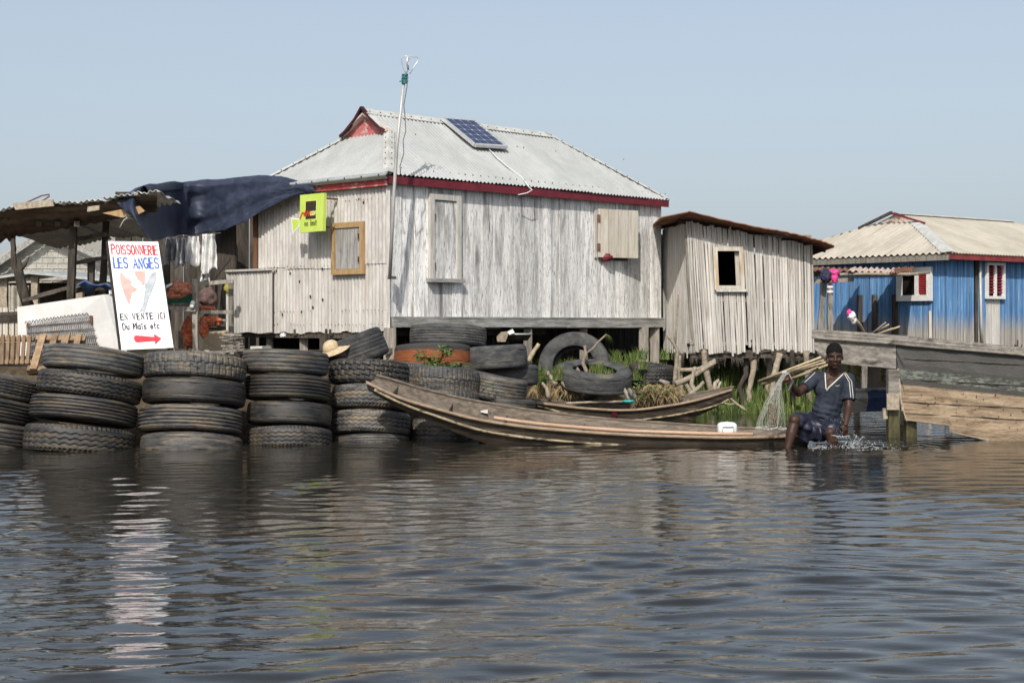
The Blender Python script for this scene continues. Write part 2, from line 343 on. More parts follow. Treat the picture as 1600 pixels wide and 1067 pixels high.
M['shirt'] = mat('dark_navy_jersey', (.020,.025,.038), (.036,.043,.060), (9,9,9), rough=.75, bump=.25, bs=(220,220,220), spec=.2)
M['shorts'] = mat('wet_navy_shorts', (.009,.010,.022), (.018,.020,.040), (9,9,9), rough=.42, bump=.2, bs=(26,26,26), spec=.5)
M['trim'] = mat('cream_trim', (.58,.55,.48), (.66,.63,.56), (20,20,20), rough=.7, bump=0)
M['net'] = mat('pale_nylon_net', (.40,.40,.37), (.52,.52,.48), (9,9,9), rough=.5, bump=0)
M['netdebris'] = mat('brown_net_debris', (.10,.06,.045), (.20,.14,.10), (30,30,30), rough=.8, bump=.3)
M['pink'] = mat('bright_pink_cloth', (.70,.05,.24), (.80,.10,.32), (12,12,12), rough=.8, bump=.2)
M['navycloth'] = mat('dark_blue_cloth', (.02,.022,.05), (.04,.04,.08), (12,12,12), rough=.8, bump=.2)
M['orangecloth'] = mat('orange_printed_cloth', (.42,.075,.03), (.52,.18,.09), (22,22,22), lo=.45, hi=.55, rough=.8, bump=.2, stains=[((.62,.42,.12),(26,26,26),.60,.66), ((.16,.03,.03),(18,18,18),.58,.64)])
M['peachcloth'] = mat('salmon_netting', (.42,.13,.07), (.55,.25,.16), (30,30,30), rough=.85, bump=.5, stains=[((.20,.05,.03),(30,30,30),.56,.64)])
M['greencrate'] = mat('green_plastic', (.02,.14,.085), (.03,.18,.11), (6,6,6), rough=.5)
M['sack'] = mat('brown_purple_sack', (.11,.07,.065), (.17,.11,.10), (12,12,12), rough=.9, bump=.3)
M['cloth_pale'] = mat('pale_hung_cloth', (.70,.70,.69), (.80,.80,.79), (8,8,8), rough=.9, bump=.2)
M['cloth_grey'] = mat('grey_checked_cloth', (.30,.31,.33), (.50,.51,.53), (9,9,9), rough=.9, bump=.2)
M['straw'] = mat('woven_straw', (.48,.37,.22), (.62,.50,.33), (40,40,40), rough=.85, bump=.5)
M['antenna'] = mat('grey_pole_metal', (.40,.39,.36), (.50,.49,.46), (12,12,2), rough=.5, metal=.3, bump=.08, stains=[((.30,.25,.18),(9,9,2),.6,.72)])
M['tealcord'] = mat('teal_cord', (.03,.14,.15), (.06,.20,.21), (40,40,40), rough=.8)
M['cable'] = mat('grey_cable', (.12,.12,.12), None, rough=.6, bump=0)
M['whitecable'] = mat('white_cable', (.70,.70,.68), None, rough=.5, bump=0)
M['alu'] = mat('aluminium_frame', (.62,.63,.62), (.70,.71,.70), (9,9,9), rough=.35, metal=.5, bump=0)
M['teal'] = mat('teal_plastic', (.03,.32,.28), (.05,.38,.34), (9,9,9), rough=.5)
M['bluecloth'] = mat('faded_blue_canvas', (.06,.10,.22), (.10,.15,.30), (5,5,5), rough=.85, bump=.2)
M['cardboard'] = mat('tan_board', (.42,.33,.22), (.52,.43,.30), (6,6,6), rough=.9)
M['rag'] = mat('curtain_cloth', (.36,.33,.28), (.46,.43,.37), (3,3,9), rough=.9)
def _cell():
    def ex(N, L, mix, ramp, noise, raw, col):
        sp = N.new('ShaderNodeSeparateXYZ'); L.new(raw, sp.inputs[0])
        def line(out, n, wd):
            m1=N.new('ShaderNodeMath'); m1.operation='MULTIPLY'; m1.inputs[1].default_value=n; L.new(out, m1.inputs[0])
            f=N.new('ShaderNodeMath'); f.operation='FRACT'; L.new(m1.outputs[0], f.inputs[0])
            s_=N.new('ShaderNodeMath'); s_.operation='SUBTRACT'; s_.inputs[1].default_value=.5; L.new(f.outputs[0], s_.inputs[0])
            a=N.new('ShaderNodeMath'); a.operation='ABSOLUTE'; L.new(s_.outputs[0], a.inputs[0])
            return a.outputs[0]
        def gt(o, t):
            g=N.new('ShaderNodeMath'); g.operation='GREATER_THAN'; g.inputs[1].default_value=t; L.new(o, g.inputs[0]); return g.outputs[0]
        a, b = line(sp.outputs['X'], 4, 0), line(sp.outputs['Y'], 5, 0)
        col = mix(gt(a, .475), col, (.30,.32,.36)); col = mix(gt(b, .475), col, (.30,.32,.36))
        s_=N.new('ShaderNodeMath'); s_.operation='ADD'; L.new(a, s_.inputs[0]); L.new(b, s_.inputs[1])
        return mix(gt(s_.outputs[0], .89), col, (.62,.64,.66))
    return ex
M['solar'] = mat('solar_cells', (.022,.030,.075), (.034,.045,.10), (3,3,3), coord='UV', rough=.2, bump=0, spec=.5, fine=0, extra=_cell())
def watermat():
    m_ = bpy.data.materials.new('lake_water'); m_.use_nodes = True
    t = m_.node_tree; N, L = t.nodes, t.links; b = N['Principled BSDF']
    b.inputs['Base Color'].default_value = (.019,.0175,.0135,1); b.inputs['Roughness'].default_value = .035; b.inputs['IOR'].default_value = 1.333
    tc = N.new('ShaderNodeTexCoord'); prev = None
    for sc_, st, ds in (((3,9,1),.06,.03), ((14,30,1),.07,.012)):
        mp = N.new('ShaderNodeMapping'); mp.inputs['Scale'].default_value = sc_; L.new(tc.outputs['Object'], mp.inputs[0])
        n = N.new('ShaderNodeTexNoise'); n.inputs['Scale'].default_value = 1; n.inputs['Detail'].default_value = 3; n.inputs['Roughness'].default_value=.5
        n.inputs['Distortion'].default_value = .8; L.new(mp.outputs[0], n.inputs['Vector'])
        bp = N.new('ShaderNodeBump'); bp.inputs['Strength'].default_value = st; bp.inputs['Distance'].default_value = ds
        L.new(n.outputs['Fac'], bp.inputs['Height'])
        if prev: L.new(prev.outputs[0], bp.inputs['Normal'])
        prev = bp
    L.new(prev.outputs[0], b.inputs['Normal']); return m_
M['water'] = watermat()
def glassy():
    m_ = bpy.data.materials.new('splash_water'); m_.use_nodes = True
    b = m_.node_tree.nodes['Principled BSDF']; b.inputs['Base Color'].default_value = (.72,.75,.77,1)
    b.inputs['Roughness'].default_value = .15; b.inputs['Transmission Weight'].default_value = .6; b.inputs['IOR'].default_value = 1.33
    return m_
M['splash'] = glassy()
# ================================================================== SETTING: water, bank
def axis(a, b, st, far, grow):
    xs = list(np.arange(a, b+1e-6, st)); d = st
    lo, hi = [], []
    x = a
    while x > -far: d *= grow; x -= d; lo.append(x)
    d = st; x = b
    while x < far: d *= grow; x += d; hi.append(x)
    return np.array(lo[::-1]+xs+hi)
def make_water():
    xs = axis(-7.4, 7.4, .036, 900, 1.35)
    ys = [4.9]
    while ys[-1] < 24: ys.append(ys[-1] + .011 + .0027*(ys[-1]-4.9))
    d = .08
    while ys[-1] < 1500: d *= 1.3; ys.append(ys[-1]+d)
    lo = [4.9-x for x in (.2,.6,1.4,3,6,12,25,50)][::-1]
    ys = np.array(lo+ys)
    X, Y = np.meshgrid(xs, ys)
    rng = np.random.default_rng(5); H = np.zeros_like(X)
    wind = R(98)
    # slow modulation so that calm and rippled patches alternate
    mod = .75 + .35*np.sin(.55*X+.8*Y+1.0)*np.sin(.37*X-.9*Y+2.2) + .2*np.sin(1.7*Y+.6*X)
    wx = X + .10*np.sin(1.3*Y+.7*X) + .06*np.sin(2.9*X-1.1*Y); wy = Y + .09*np.sin(1.1*X+.5*Y+.4) + .05*np.sin(2.3*X+1.9*Y)
    for i in range(100):
        if i < 6: lam = .6*(1.2/.6)**rng.random(); sl_ = .012/6**.5; th = wind+rng.normal(0, R(22))
        elif i < 48: lam = .11*(.46/.11)**rng.random(); sl_ = .115/45**.5; th = wind+rng.normal(0, R(25))
        else: lam = .075*(.17/.075)**rng.random(); sl_ = .05/55**.5; th = wind+rng.normal(0, R(38))
        k = 2*PI/lam; a = sl_*1.414/k
        ph = rng.random()*2*PI
        fade = np.clip(1.25-Y/(lam*95), .12, 1)
        H += a*fade*np.sin(k*(math.cos(th)*wx+math.sin(th)*wy)+ph)
    H *= mod*(1-.40*np.clip((Y-11)/5, 0, 1))
    # rings that spread from the splashing hand
    c = P(1322, 690, 16.1); r_ = np.hypot(X-c.x, Y-c.y)
    H += .020*np.exp(-r_/.55)*np.sin(r_*2*PI/.22)
    far = np.clip((np.abs(X)-7)/3, 0, 1); H *= (1-far)
    H[Y > 30] = 0; H[Y < 4] = 0
    v = np.stack([X, Y, H], -1).reshape(-1, 3); nx = len(xs); ny = len(ys)
    I = np.arange(ny*nx).reshape(ny, nx)
    f = np.stack([I[:-1,:-1], I[:-1,1:], I[1:,1:], I[1:,:-1]], -1).reshape(-1, 4)
    me = bpy.data.meshes.new('water')
    me.vertices.add(len(v)); me.vertices.foreach_set('co', v.astype(np.float32).ravel())
    me.loops.add(f.size); me.loops.foreach_set('vertex_index', f.astype(np.int32).ravel())
    me.polygons.add(len(f)); me.polygons.foreach_set('loop_start', (np.arange(len(f))*4).astype(np.int32))
    me.polygons.foreach_set('use_smooth', np.ones(len(f), bool)); me.update(calc_edges=True)
    me.materials.append(M['water'])
    o = bpy.data.objects.new('water', me); COL.objects.link(o); tag(o, kind='structure')
make_water()

YE = [(-9000,17.3),(-30,17.4),(-6,17.2),(-1.5,17.45),(-.5,18.3),(.0,19.6),(.35,20.95),(1.9,21.3),(2.3,22.4),(3.0,24.6),(5,26.5),(9,29),(40,40),(9000,60)]
def bank_h(x, y):
    for (a, ya), (b, yb) in zip(YE, YE[1:]):
        if a <= x <= b: ye = ya+(yb-ya)*(x-a)/(b-a); break
    w_ = .5 if x < -.6 else (1.9 if x > .3 else .5+1.4*(x+.6)/.9)
    top = .80 if x < -.6 else (.66 if x > .4 else .80-.14*(x+.6))
    if x > 2.2: top = .66-.35*min(1, (x-2.2)/1.2)
    t = (y-ye)/w_; t = max(-.35, min(1, t)); s = t*t*(3-2*t) if t > 0 else t
    n = mnoise.noise(Vector((x*1.7, y*1.7, 3)))*.05 + mnoise.noise(Vector((x*6, y*6, 9)))*.025
    return -.12 + (top+.12)*s + n
def make_bank():
    xs = list(axis(-9, 9, .16, 380, 1.5)); ys = [16.6+.14*i for i in range(110)]
    d = .2
    while ys[-1] < 300: d *= 1.5; ys.append(ys[-1]+d)
    b = MB(); nx, ny = len(xs), len(ys)
    b.add([(x, y, bank_h(x, y)) for y in ys for x in xs],
          [(j*nx+i, j*nx+i+1, (j+1)*nx+i+1, (j+1)*nx+i) for j in range(ny-1) for i in range(nx-1)], smooth=True)
    tag(b.build('earth_bank', M['soil']), kind='structure')
make_bank()

# ================================================================== MAIN HOUSE
C = Vector((-1.64, 20.5, 0)); U = Vector((.693, .721, 0)); V = Vector((-.721, .693, 0))
N2 = Vector((.721, -.693, 0)); N1 = -U
LEN, WID = 5.83, 2.8
def WR(t, z, o=0): return C+U*t+N2*o+Z*z
def WL(t, z, o=0): return C+V*t+N1*o+Z*z
def tz(px, py, d, n, o=0):          # where the view ray through a pixel meets a wall of the house
    p = hit(px, py, C+n*o, n); return (p-C).dot(d), p.z
house = thing('stilt_house', 'whitewashed plank house on stilts with pale hipped metal roof and dark red eaves', 'house', (C.x, C.y, .7))
ZF, ZT = 1.25, 3.20
# plank wall
b = MB(); t = 0.0
while t < LEN-.02:
    wd = min(rr(.16,.27), LEN-t); o = rr(-.007,.009); a = t+.006; e = t+wd-.006
    z0 = ZF+.135; z1 = ZT+rr(-.02,.02)
    nz = 6; vs = []
    for j in range(nz+1):
        z = z0+(z1-z0)*j/nz; w1 = rr(-.003,.003); w2 = rr(-.003,.003)
        vs += [WR(a+w1,z,o-.02), WR(e+w2,z,o-.02), WR(e+w2,z,o), WR(a+w1,z,o)]
    fs = []
    for j in range(nz):
        for k in range(4): fs.append((4*j+k, 4*j+(k+1)%4, 4*j+4+(k+1)%4, 4*j+4+k))
    b.add(vs, fs); t += wd
b.build('plank_wall', M['whitewash'], house)
# dark inner shell (floor, back walls, sheet for the doorway shade)
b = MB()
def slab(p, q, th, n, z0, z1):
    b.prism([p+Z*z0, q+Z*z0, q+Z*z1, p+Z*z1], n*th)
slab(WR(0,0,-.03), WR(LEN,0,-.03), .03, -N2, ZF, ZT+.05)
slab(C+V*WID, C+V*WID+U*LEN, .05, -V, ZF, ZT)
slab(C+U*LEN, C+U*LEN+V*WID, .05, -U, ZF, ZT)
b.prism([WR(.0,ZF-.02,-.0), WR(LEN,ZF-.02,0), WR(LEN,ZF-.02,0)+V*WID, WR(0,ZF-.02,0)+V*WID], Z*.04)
slab(C+V*2.75+U*1.0, C+V*4.2+U*1.0, .04, U, .9, 3.25)  # added near-black sheet that stands in for the shade inside the doorway
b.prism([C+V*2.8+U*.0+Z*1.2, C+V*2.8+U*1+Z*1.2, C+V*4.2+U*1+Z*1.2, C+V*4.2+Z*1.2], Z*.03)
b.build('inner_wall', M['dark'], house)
b = MB(); b.prism([WL(0.0,ZF,-.03), WL(2.86,ZF,-.03), WL(2.86,ZT,-.03), WL(0.0,ZT,-.03)], -N1*.03)
b.prism([WL(3.5,ZF,-.03), WL(4.0,ZF,-.03), WL(4.0,ZT,-.03), WL(3.5,ZT,-.03)], -N1*.03)
b.prism([WL(2.86,3.05,-.03), WL(3.5,3.05,-.03), WL(3.5,ZT,-.03), WL(2.86,ZT,-.03)], -N1*.03)
b.build('inner_lining', M['darkwood'], house)
# corrugated side wall: overlapping painted sheets
def corr_wall(b, t0, t1, z0, z1, o, dr, nn, per=.072, amp=.011, wob=0.0, nail=True):
    n = max(8, int((t1-t0)/per*8)); rv = random.random()
    f = lambda s_, z: C+dr*(t0+(t1-t0)*s_)+nn*(o+amp*math.sin(2*PI*(t0+(t1-t0)*s_)/per))+Z*z
    b.grid(lambda s_, q: f(s_, z0(t0+(t1-t0)*s_)*(1-q)+z1*q), n, 4, uvf=lambda s_, q: (t0+(t1-t0)*s_, q*(z1-1.2)), rnd=rv)
    return f
b = MB()
ph = [rr(-.02,.02) for _ in range(60)]
bot = lambda t: 1.185 + .012*math.sin(t*9)+.008*math.sin(t*23) - .012*t
for a, e in ((-.02,.78),(.74,1.55),(1.5,2.2),(2.16,2.86)):
    z1 = 2.12+rr(-.02,.03)
    corr_wall(b, a, e, bot, z1, rr(.012,.016), V, N1)
    corr_wall(b, a+rr(-.01,.01), e, lambda t, z1=z1: z1-.05, ZT, rr(.024,.030), V, N1)
for z in (1.28, 1.47, 2.1, 2.98):
    for i in range(38):
        if random.random() < .7: b.ell(WL(.02+i*.076, z+rr(-.012,.012), .036), .007, nu=6, nv=4, mi=1)
for i in range(14): b.ell(WL(rr(.1,2.8), rr(1.4,3), .028), (.012,.012,.022), nu=6, nv=4, mi=1)
b.build('corrugated_wall', [M['corr_white'], M['blackiron']], house)
# corner strip
b = MB(); b.beam(WL(-.015,1.2,.028), WL(-.015,ZT,.028), .05, .05); b.build('corner_post_or_slot_shade', M['whiteframe'], house)
b = MB(); b.beam(WL(2.90,ZF,.03), WL(2.90,3.15,.03), .09, .07); b.build('door_frame', mat('dark_red_door_wood',(.10,.045,.025),(.15,.075,.04),(20,20,3)), house)
# low porch parapet in corrugated sheet
b = MB(); corr_wall(b, 2.42, 3.52, lambda t: 1.16+.01*math.sin(t*11), 2.06, .10, V, N1)
b.beam(WL(3.50,1.0,.09), WL(3.50,2.07,.09), .05, mi=1); b.beam(WL(2.42,2.075,.10), WL(3.54,2.075,.10), .09, .03, mi=1)
b.build('porch_parapet', [M['corr_white'], M['whiteframe']], house)
# floor beam under the planks
b = MB(); b.beam(WR(.03,ZF+.06,.03), WR(3.5,ZF+.055,.03), .06, .125, wob=.003); b.beam(WR(3.5,ZF+.05,.028), WR(LEN+.02,ZF+.05,.028), .06, .13, wob=.003)
b.beam(WR(.03,ZF+.128,.03), WR(LEN,ZF+.125,.03), .07, .022)
b.build('floor_beam', M['grey_beam'], house)
# stilts
def stilt(p, q, wd, rnd_=False):
    b = MB()
    if rnd_:
        pts = [Vector(p).lerp(Vector(q), i/5)+Vector((rr(-.02,.02), rr(-.02,.02), 0)) for i in range(6)]
        b.tube(pts, [wd*rr(.45,.6) for _ in pts], n=9)
    else: b.beam(p, q, wd, wob=.004)
    return b.build('stilt', M['stilt'], house)
for t_, w_, wd, r_ in ((.0,-.02,.16,0),(2.75,.05,.12,0),(3.05,.3,.09,1),(4.05,.1,.12,0),(5.35,-.02,.15,0),(5.72,.06,.15,0),(1.4,.2,.13,0),(1.5,2,.14,0),(3,2,.14,0),(4.5,2.2,.14,0)):
    p = C+U*t_+V*w_; stilt(p+Z*.3, p+Z*(ZF-.01), wd, r_)
for t_, w_, wd, r_ in ((3.42,.02,.09,0),(2.75,.1,.11,1),(2.0,.15,.12,0),(1.35,.2,.13,0),(2.55,1.6,.14,0),(.7,.4,.12,1)):
    p = C+V*t_+U*w_; stilt(p+Z*.3, p+Z*1.2, wd, r_)
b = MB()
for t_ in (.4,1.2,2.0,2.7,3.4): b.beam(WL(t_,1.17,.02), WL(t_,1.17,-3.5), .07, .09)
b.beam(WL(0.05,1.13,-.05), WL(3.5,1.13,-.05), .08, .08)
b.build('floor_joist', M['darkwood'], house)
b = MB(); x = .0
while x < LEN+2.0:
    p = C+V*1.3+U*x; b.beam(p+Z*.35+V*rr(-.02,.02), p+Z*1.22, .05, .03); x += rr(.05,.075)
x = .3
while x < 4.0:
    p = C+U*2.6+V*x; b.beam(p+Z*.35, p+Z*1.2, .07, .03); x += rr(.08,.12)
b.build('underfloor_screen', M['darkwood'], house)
b = MB(); b.beam(C+N2*.09+U*-.15+Z*.92, C+N2*.09+U*.35+Z*1.0, .03, .07); b.build('brace', M['stilt'], house)

# roof
OV = .125; ZE, ZR = 3.28, 4.36
def RP(s, w_, z): return C+U*s+V*w_+Z*z
HW = WID/2
def zn(w_): return ZE+(w_+OV)/(HW+OV)*(ZR-ZE)
S0, S1, SG, WG = -OV, LEN+.06, .84, .9
sgS = (SG-S0)/(WG+OV)
SR = 4.66
nrm_n = ((U).cross(V*(HW+OV)+Z*(ZR-ZE))).normalized()
if nrm_n.z < 0: nrm_n = -nrm_n
PER = .076
def near_slope(mirror=False):
    b = MB(); cols = []; s = S0; ds = PER/8; vs = []; uv = []; nv = 10
    n = int((S1-S0)/ds)
    for i in range(n+1):
        s = S0+(S1-S0)*i/n
        if s < SG: wm = -OV+(s-S0)/sgS
        elif s <= SR: wm = HW
        else: wm = HW-(s-SR)/(S1-SR)*(HW+OV)
        k = int((s-S0)/.68)
        jag = .0 if mirror else .010*math.sin(k*7.1)
        for j in range(nv+1):
            w_ = -OV+jag+(wm+OV-jag)*j/nv
            sag = -.018*math.sin(PI*(w_+OV)/(HW+OV))+.006*math.sin(k*5.3+j)
            p = RP(s, w_ if not mirror else WID-w_, zn(w_)+sag) + nrm_n*(.012*math.sin(2*PI*s/PER)+.004*(k%2))
            vs.append(p); uv.append((s, w_*1.16))
    fs = [(i*(nv+1)+j, (i+1)*(nv+1)+j, (i+1)*(nv+1)+j+1, i*(nv+1)+j+1) for i in range(n) for j in range(nv)]
    b.add(vs, fs, smooth=True, uv=uv, rnd=.5)
    if not mirror:
        for w_ in (.02, .9):
            for i in range(40):
                s = .1+i*.15+rr(-.02,.02)
                if w_ > .1 and random.random() < .75: continue
                b.ell(RP(s, w_, zn(w_)+.005), .009, nu=6, nv=4, mi=1)
    return b.build('roof_slope', [M['roof_white'], M['iron']], house)
near_slope(); near_slope(True)
zg = zn(WG)
def hip_left():
    b = MB(); n = int((WID+2*OV)/PER*8); nv = 8; vs = []; uv = []
    for i in range(n+1):
        w_ = -OV+(WID+2*OV)*i/n
        ww = min(w_, WID-w_)
        sm = SG if ww > WG else S0+(ww+OV)*sgS
        for j in range(nv+1):
            s = S0+(sm-S0)*j/nv
            vs.append(RP(s, w_, ZE+(s-S0)/(SG-S0)*(zg-ZE)-.012*math.sin(PI*(s-S0)/(SG-S0)))+Vector((-.35,-.35,.86))*(.014*math.sin(2*PI*w_/PER))); uv.append((w_, s*1.2))
    b.add(vs, [(i*(nv+1)+j, i*(nv+1)+j+1, (i+1)*(nv+1)+j+1, (i+1)*(nv+1)+j) for i in range(n) for j in range(nv)], smooth=True, uv=uv, rnd=.5)
    return b.build('hip_slope', [M['roof_white']], house)
hip_left()
b = MB(); b.add([RP(S1,-OV,ZE), RP(S1,WID+OV,ZE), RP(SR,HW,ZR)], [(0,1,2)], uv=[(0,0),(4,0),(2,1)]); b.build('hip_slope', M['roof_white'], house)
# ridge and hip caps: folded strips with nail heads
def cap_strip(name, a, b_, side1, side2, wd, lift=.02, scal=True):
    b = MB(); n = int((b_-a).length/.019); vs = []
    for i in range(n+1):
        p = a.lerp(b_, i/n)+Z*lift; e = (.012*math.sin(2*PI*i/4)) if scal else 0
        vs += [p+side1*(wd+e), p+side1*wd*.5, p, p+side2*wd*.5, p+side2*(wd+e)]
    b.add(vs, [(i*5+j, i*5+j+1, i*5+6+j, i*5+5+j) for i in range(n) for j in range(4)], smooth=False)
    L_ = (b_-a).length
    for i in range(int(L_/.2)):
        q = a.lerp(b_, (i+.5)*.2/L_)+Z*(lift+.004)
        for sd in (side1, side2): b.ell(q+sd*wd*.55, .010, nu=6, nv=4, mi=1)
    return b.build(name, [M['roof_cap'], M['blackiron']], house)
dn = (RP(0,-OV,ZE)-RP(0,HW,ZR)).normalized(); df = (RP(0,WID+OV,ZE)-RP(0,HW,ZR)).normalized()
cap_strip('ridge_cap', RP(SG-.13,HW,ZR), RP(SR,HW,ZR), dn, df, .16)
dh = (RP(S0,1,ZE)-RP(SG,1,zg)).normalized()
cap_strip('hip_cap', RP(SG-.05,WG,zg), RP(S0-.02,-OV-.02,ZE), U.normalized()*.85+Z*-.1, V.normalized()*.85-Z*.1, .13, .03)
cap_strip('hip_cap', RP(SR,HW,ZR), RP(S1,-OV,ZE), -U*.8+Z*.0, (V*.4+U*.3-Z*.5), .12, .02)
cap_strip('hip_cap', RP(SG,WID-WG,zg), RP(S0,WID+OV,ZE), U*.8, -V*.85-Z*.05, .12, .03)
# gablet
b = MB(); b.prism([RP(SG-.02,WG-.05,zg-.02), RP(SG-.02,WID-WG+.05,zg-.02), RP(SG-.02,HW,ZR)], U*.03); b.build('gable_panel', M['gable_pink'], house)
b = MB()
for w0, w1 in ((WG-.02,HW),(WID-WG+.02,HW)):
    b.beam(RP(SG-.05,w0,zg), RP(SG-.05,w1,ZR-.06), .025, .12, up=U)
b.build('barge_board', M['gable_wood'], house)
b = MB()
for sg_ in (1,-1):
    pts = [(HW,ZR+.03,SG-.12),(HW-sg_*.15,ZR-.12,SG-.11),(HW-sg_*.32,ZR-.26,SG-.11),(HW-sg_*.49,zg+.01,SG-.11)]
    for (w0,z0,s0),(w1,z1,s1) in zip(pts, pts[1:]): b.beam(RP(s0,w0,z0), RP(s1,w1,z1), .03, .05, up=U)
b.build('gable_trim', mat('blackened_red_trim',(.035,.012,.016),(.07,.02,.026),(9,9,9)), house)
b = MB()
for sg_ in (1,-1):
    b.add([RP(SG-.13,HW,ZR+.012), RP(SG+.05,HW,ZR+.012), RP(SG+.05,HW-sg_*.51,zg+.01), RP(SG-.13,HW-sg_*.50,zg+.0)], [(0,1,2,3)])
b.build('gable_roof', M['roof_cap'], house)
# fascias, gutter
b = MB(); b.beam(RP(S0+.02,-OV+.03,ZE-.075), RP(S1,-OV+.03,ZE-.065), .028, .105, wob=.002); b.build('fascia', M['fascia_red'], house)
b = MB(); b.beam(RP(-OV+.03,-OV+.05,ZE-.10), RP(-OV+.03,WID+OV,ZE-.10), .028, .10, wob=.002); b.build('fascia', M['fascia_worn'], house)
b = MB(); b.grid(lambda a, q: RP(-OV-.03-.05*math.sin(q*PI), -OV-.04+a*(WID+2*OV), ZE+.02-.09*q), 12, 8)
for i in range(9): b.ell(RP(-OV-.085,-OV+.1+i*.35,ZE-.02), .012, nu=6, nv=4, mi=1)
b.build('gutter', [M['zinc'], M['blackiron']], house)
# eave soffit so that no light leaks through
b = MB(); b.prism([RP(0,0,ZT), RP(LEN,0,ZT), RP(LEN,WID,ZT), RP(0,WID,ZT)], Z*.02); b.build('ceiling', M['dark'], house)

def boards(name, parent, m_, o3, dx, dz, w_, h_, n, th=.02):     # upright boards side by side
    b = MB(); nn = dx.cross(dz).normalized()
    for i in range(n):
        a, e = o3+dx*(w_*i/n+.003), o3+dx*(w_*(i+1)/n-.003); k = nn*rr(0,.004)
        b.prism([a+k, e+k, e+k+dz*h_, a+k+dz*h_], nn*th)
    return b.build(name, m_, parent)
def frame4(name, parent, m_, o3, dx, dz, w_, h_, fw, th, sides='lrtb'):
    b = MB(); nn = dx.cross(dz).normalized(); q = lambda x, z: o3+dx*x+dz*z
    R4 = {'l':(0,0,fw,h_),'r':(w_-fw,0,w_,h_),'t':(fw+.001,h_-fw,w_-fw-.001,h_),'b':(fw+.001,0,w_-fw-.001,fw)}
    for s_ in sides:
        x0,z0,x1,z1 = R4[s_]; b.prism([q(x0,z0),q(x1,z0),q(x1,z1),q(x0,z1)], nn*th)
    return b.build(name, m_, parent)
# window 1 in the plank wall (tall closed shutter)
t0, zb = tz(668,438,U,N2); t1, zt = tz(717,306,U,N2)
fr = frame4('window', house, M['whiteframe'], WR(t0,zb,.006), U, Z, t1-t0, zt-zb, .085, .05, 'lrt')
boards('shutter', fr, M['whitewash'], WR(t0+.088,zb+.03,.006), U, Z, t1-t0-.176, zt-zb-.13, 2, .025)
b = MB(); b.beam(WR(t0-.03,zb,.05), WR(t1+.03,zb,.05), .10, .05); b.build('sill', M['grey_beam'], fr)
b = MB()
for z in (zb+.2, zt-.32): MB().box(WR(t0+.10,z,.036), (.035,.03,.09)).build('hinge', M['iron'], fr)
# window 2: shutter hinged on the left and standing a little open
t0, zb = tz(931,402,U,N2); t1, zt = tz(985,331,U,N2); wdt = (t1-t0)*.93
fr = frame4('window', house, M['whiteframe'], WR(t0-.05,zb-.01,.006), U, Z, t1-t0, zt-zb+.02, .05, .02, 'lt')
dx = (U*math.cos(R(13))+N2*math.sin(R(13))).normalized()
boards('shutter', fr, M['tanshutter'], WR(t0,zb,.03), dx, Z, wdt, zt-zb, 4, .022)
b = MB(); b.beam(WR(t0+.05,zb-.02,.03), WR(t1-.12,zb-.02,.03), .05, .035); b.build('sill', M['darkwood'], fr)
b = MB()
for z in (zb+.15, zt-.15): MB().box(WR(t0+.005,z,.055), (.05,.02,.12)).build('hinge', M['iron'], fr)
p = WR(t0+.16, zb-.0, .07)
b = MB(); b.ell(p, (.10,.06,.065), fn=lambda q: 1+.35*mnoise.noise(q*2.3)); b.ell(p+U*.11+Z*.03, (.05,.045,.05), mi=1, fn=lambda q: 1+.3*mnoise.noise(q*3))
tag(b.build('red_rag', [M['fascia_red'], M['gable_wood']], loc=p), 'crumpled dark red rag tucked under the half open shutter', 'rag')
# window 3 in the corrugated wall
t1, zb = tz(524,430,V,N1); t0, zt = tz(574,346,V,N1)
o3 = WL(t1,zb,.03)
fr = frame4('window', house, M['yellowwood'], o3, -V, Z, t1-t0, zt-zb, .075, .05)
boards('shutter', fr, M['greyshutter'], o3-V*.078+Z*.078, -V, Z, t1-t0-.156, zt-zb-.156, 2, .03)
b = MB()
for z in (zb+.2, zt-.2): MB().box(WL(t0+.09,z,.075), (.03,.03,.07)).build('hinge', M['blackiron'], fr)

# ------------------------------------------------------------------ things on and by the house
slope_o = RP(0,-OV,ZE)+nrm_n*.07
q = [hit(x, y, slope_o, nrm_n) for x, y in ((692,186),(744,190),(789,230),(742,227))]
du = ((q[2]-q[3])+(q[1]-q[0])).normalized(); dvv = nrm_n.cross(du).normalized(); dvv = dvv if dvv.z > 0 else -dvv
pw, phh = ((q[2]-q[3]).length+(q[1]-q[0]).length)/2, abs((q[0]-q[3]).dot(dvv)); base = (q[0]+q[1]+q[2]+q[3])/4-du*pw/2-dvv*phh/2
sp = thing('solar_panel', 'blue solar panel in an aluminium frame lying on the pale metal roof', 'solar panel', base)
b = MB()
for a, e in ((0,1),(1,2),(2,3),(3,0)):
    k = [base, base+du*pw, base+du*pw+dvv*phh, base+dvv*phh]; b.beam(k[a], k[e], .045, .045, up=nrm_n)
b.build('frame', M['alu'], sp)
b = MB(); k = [base+du*.02+dvv*.02, base+du*(pw-.02)+dvv*.02, base+du*(pw-.02)+dvv*(phh-.02), base+du*.02+dvv*(phh-.02)]
b.prism([x+nrm_n*.012 for x in k], -nrm_n*.02)
for fi in range(6): b.uv[fi] = [(0,0)]*4
b.uv[0] = [(0,1),(1,1),(1,0),(0,0)]; b.uv[1] = [(0,0),(1,0),(1,1),(0,1)]
b.build('cell_panel', M['solar'], sp)
b = MB()
for x in (.1, pw-.1):
    for y in (.1, phh-.1): b.beam(base+du*x+dvv*y, base+du*x+dvv*y-nrm_n*.085, .03)
b.build('mount', M['alu'], sp)
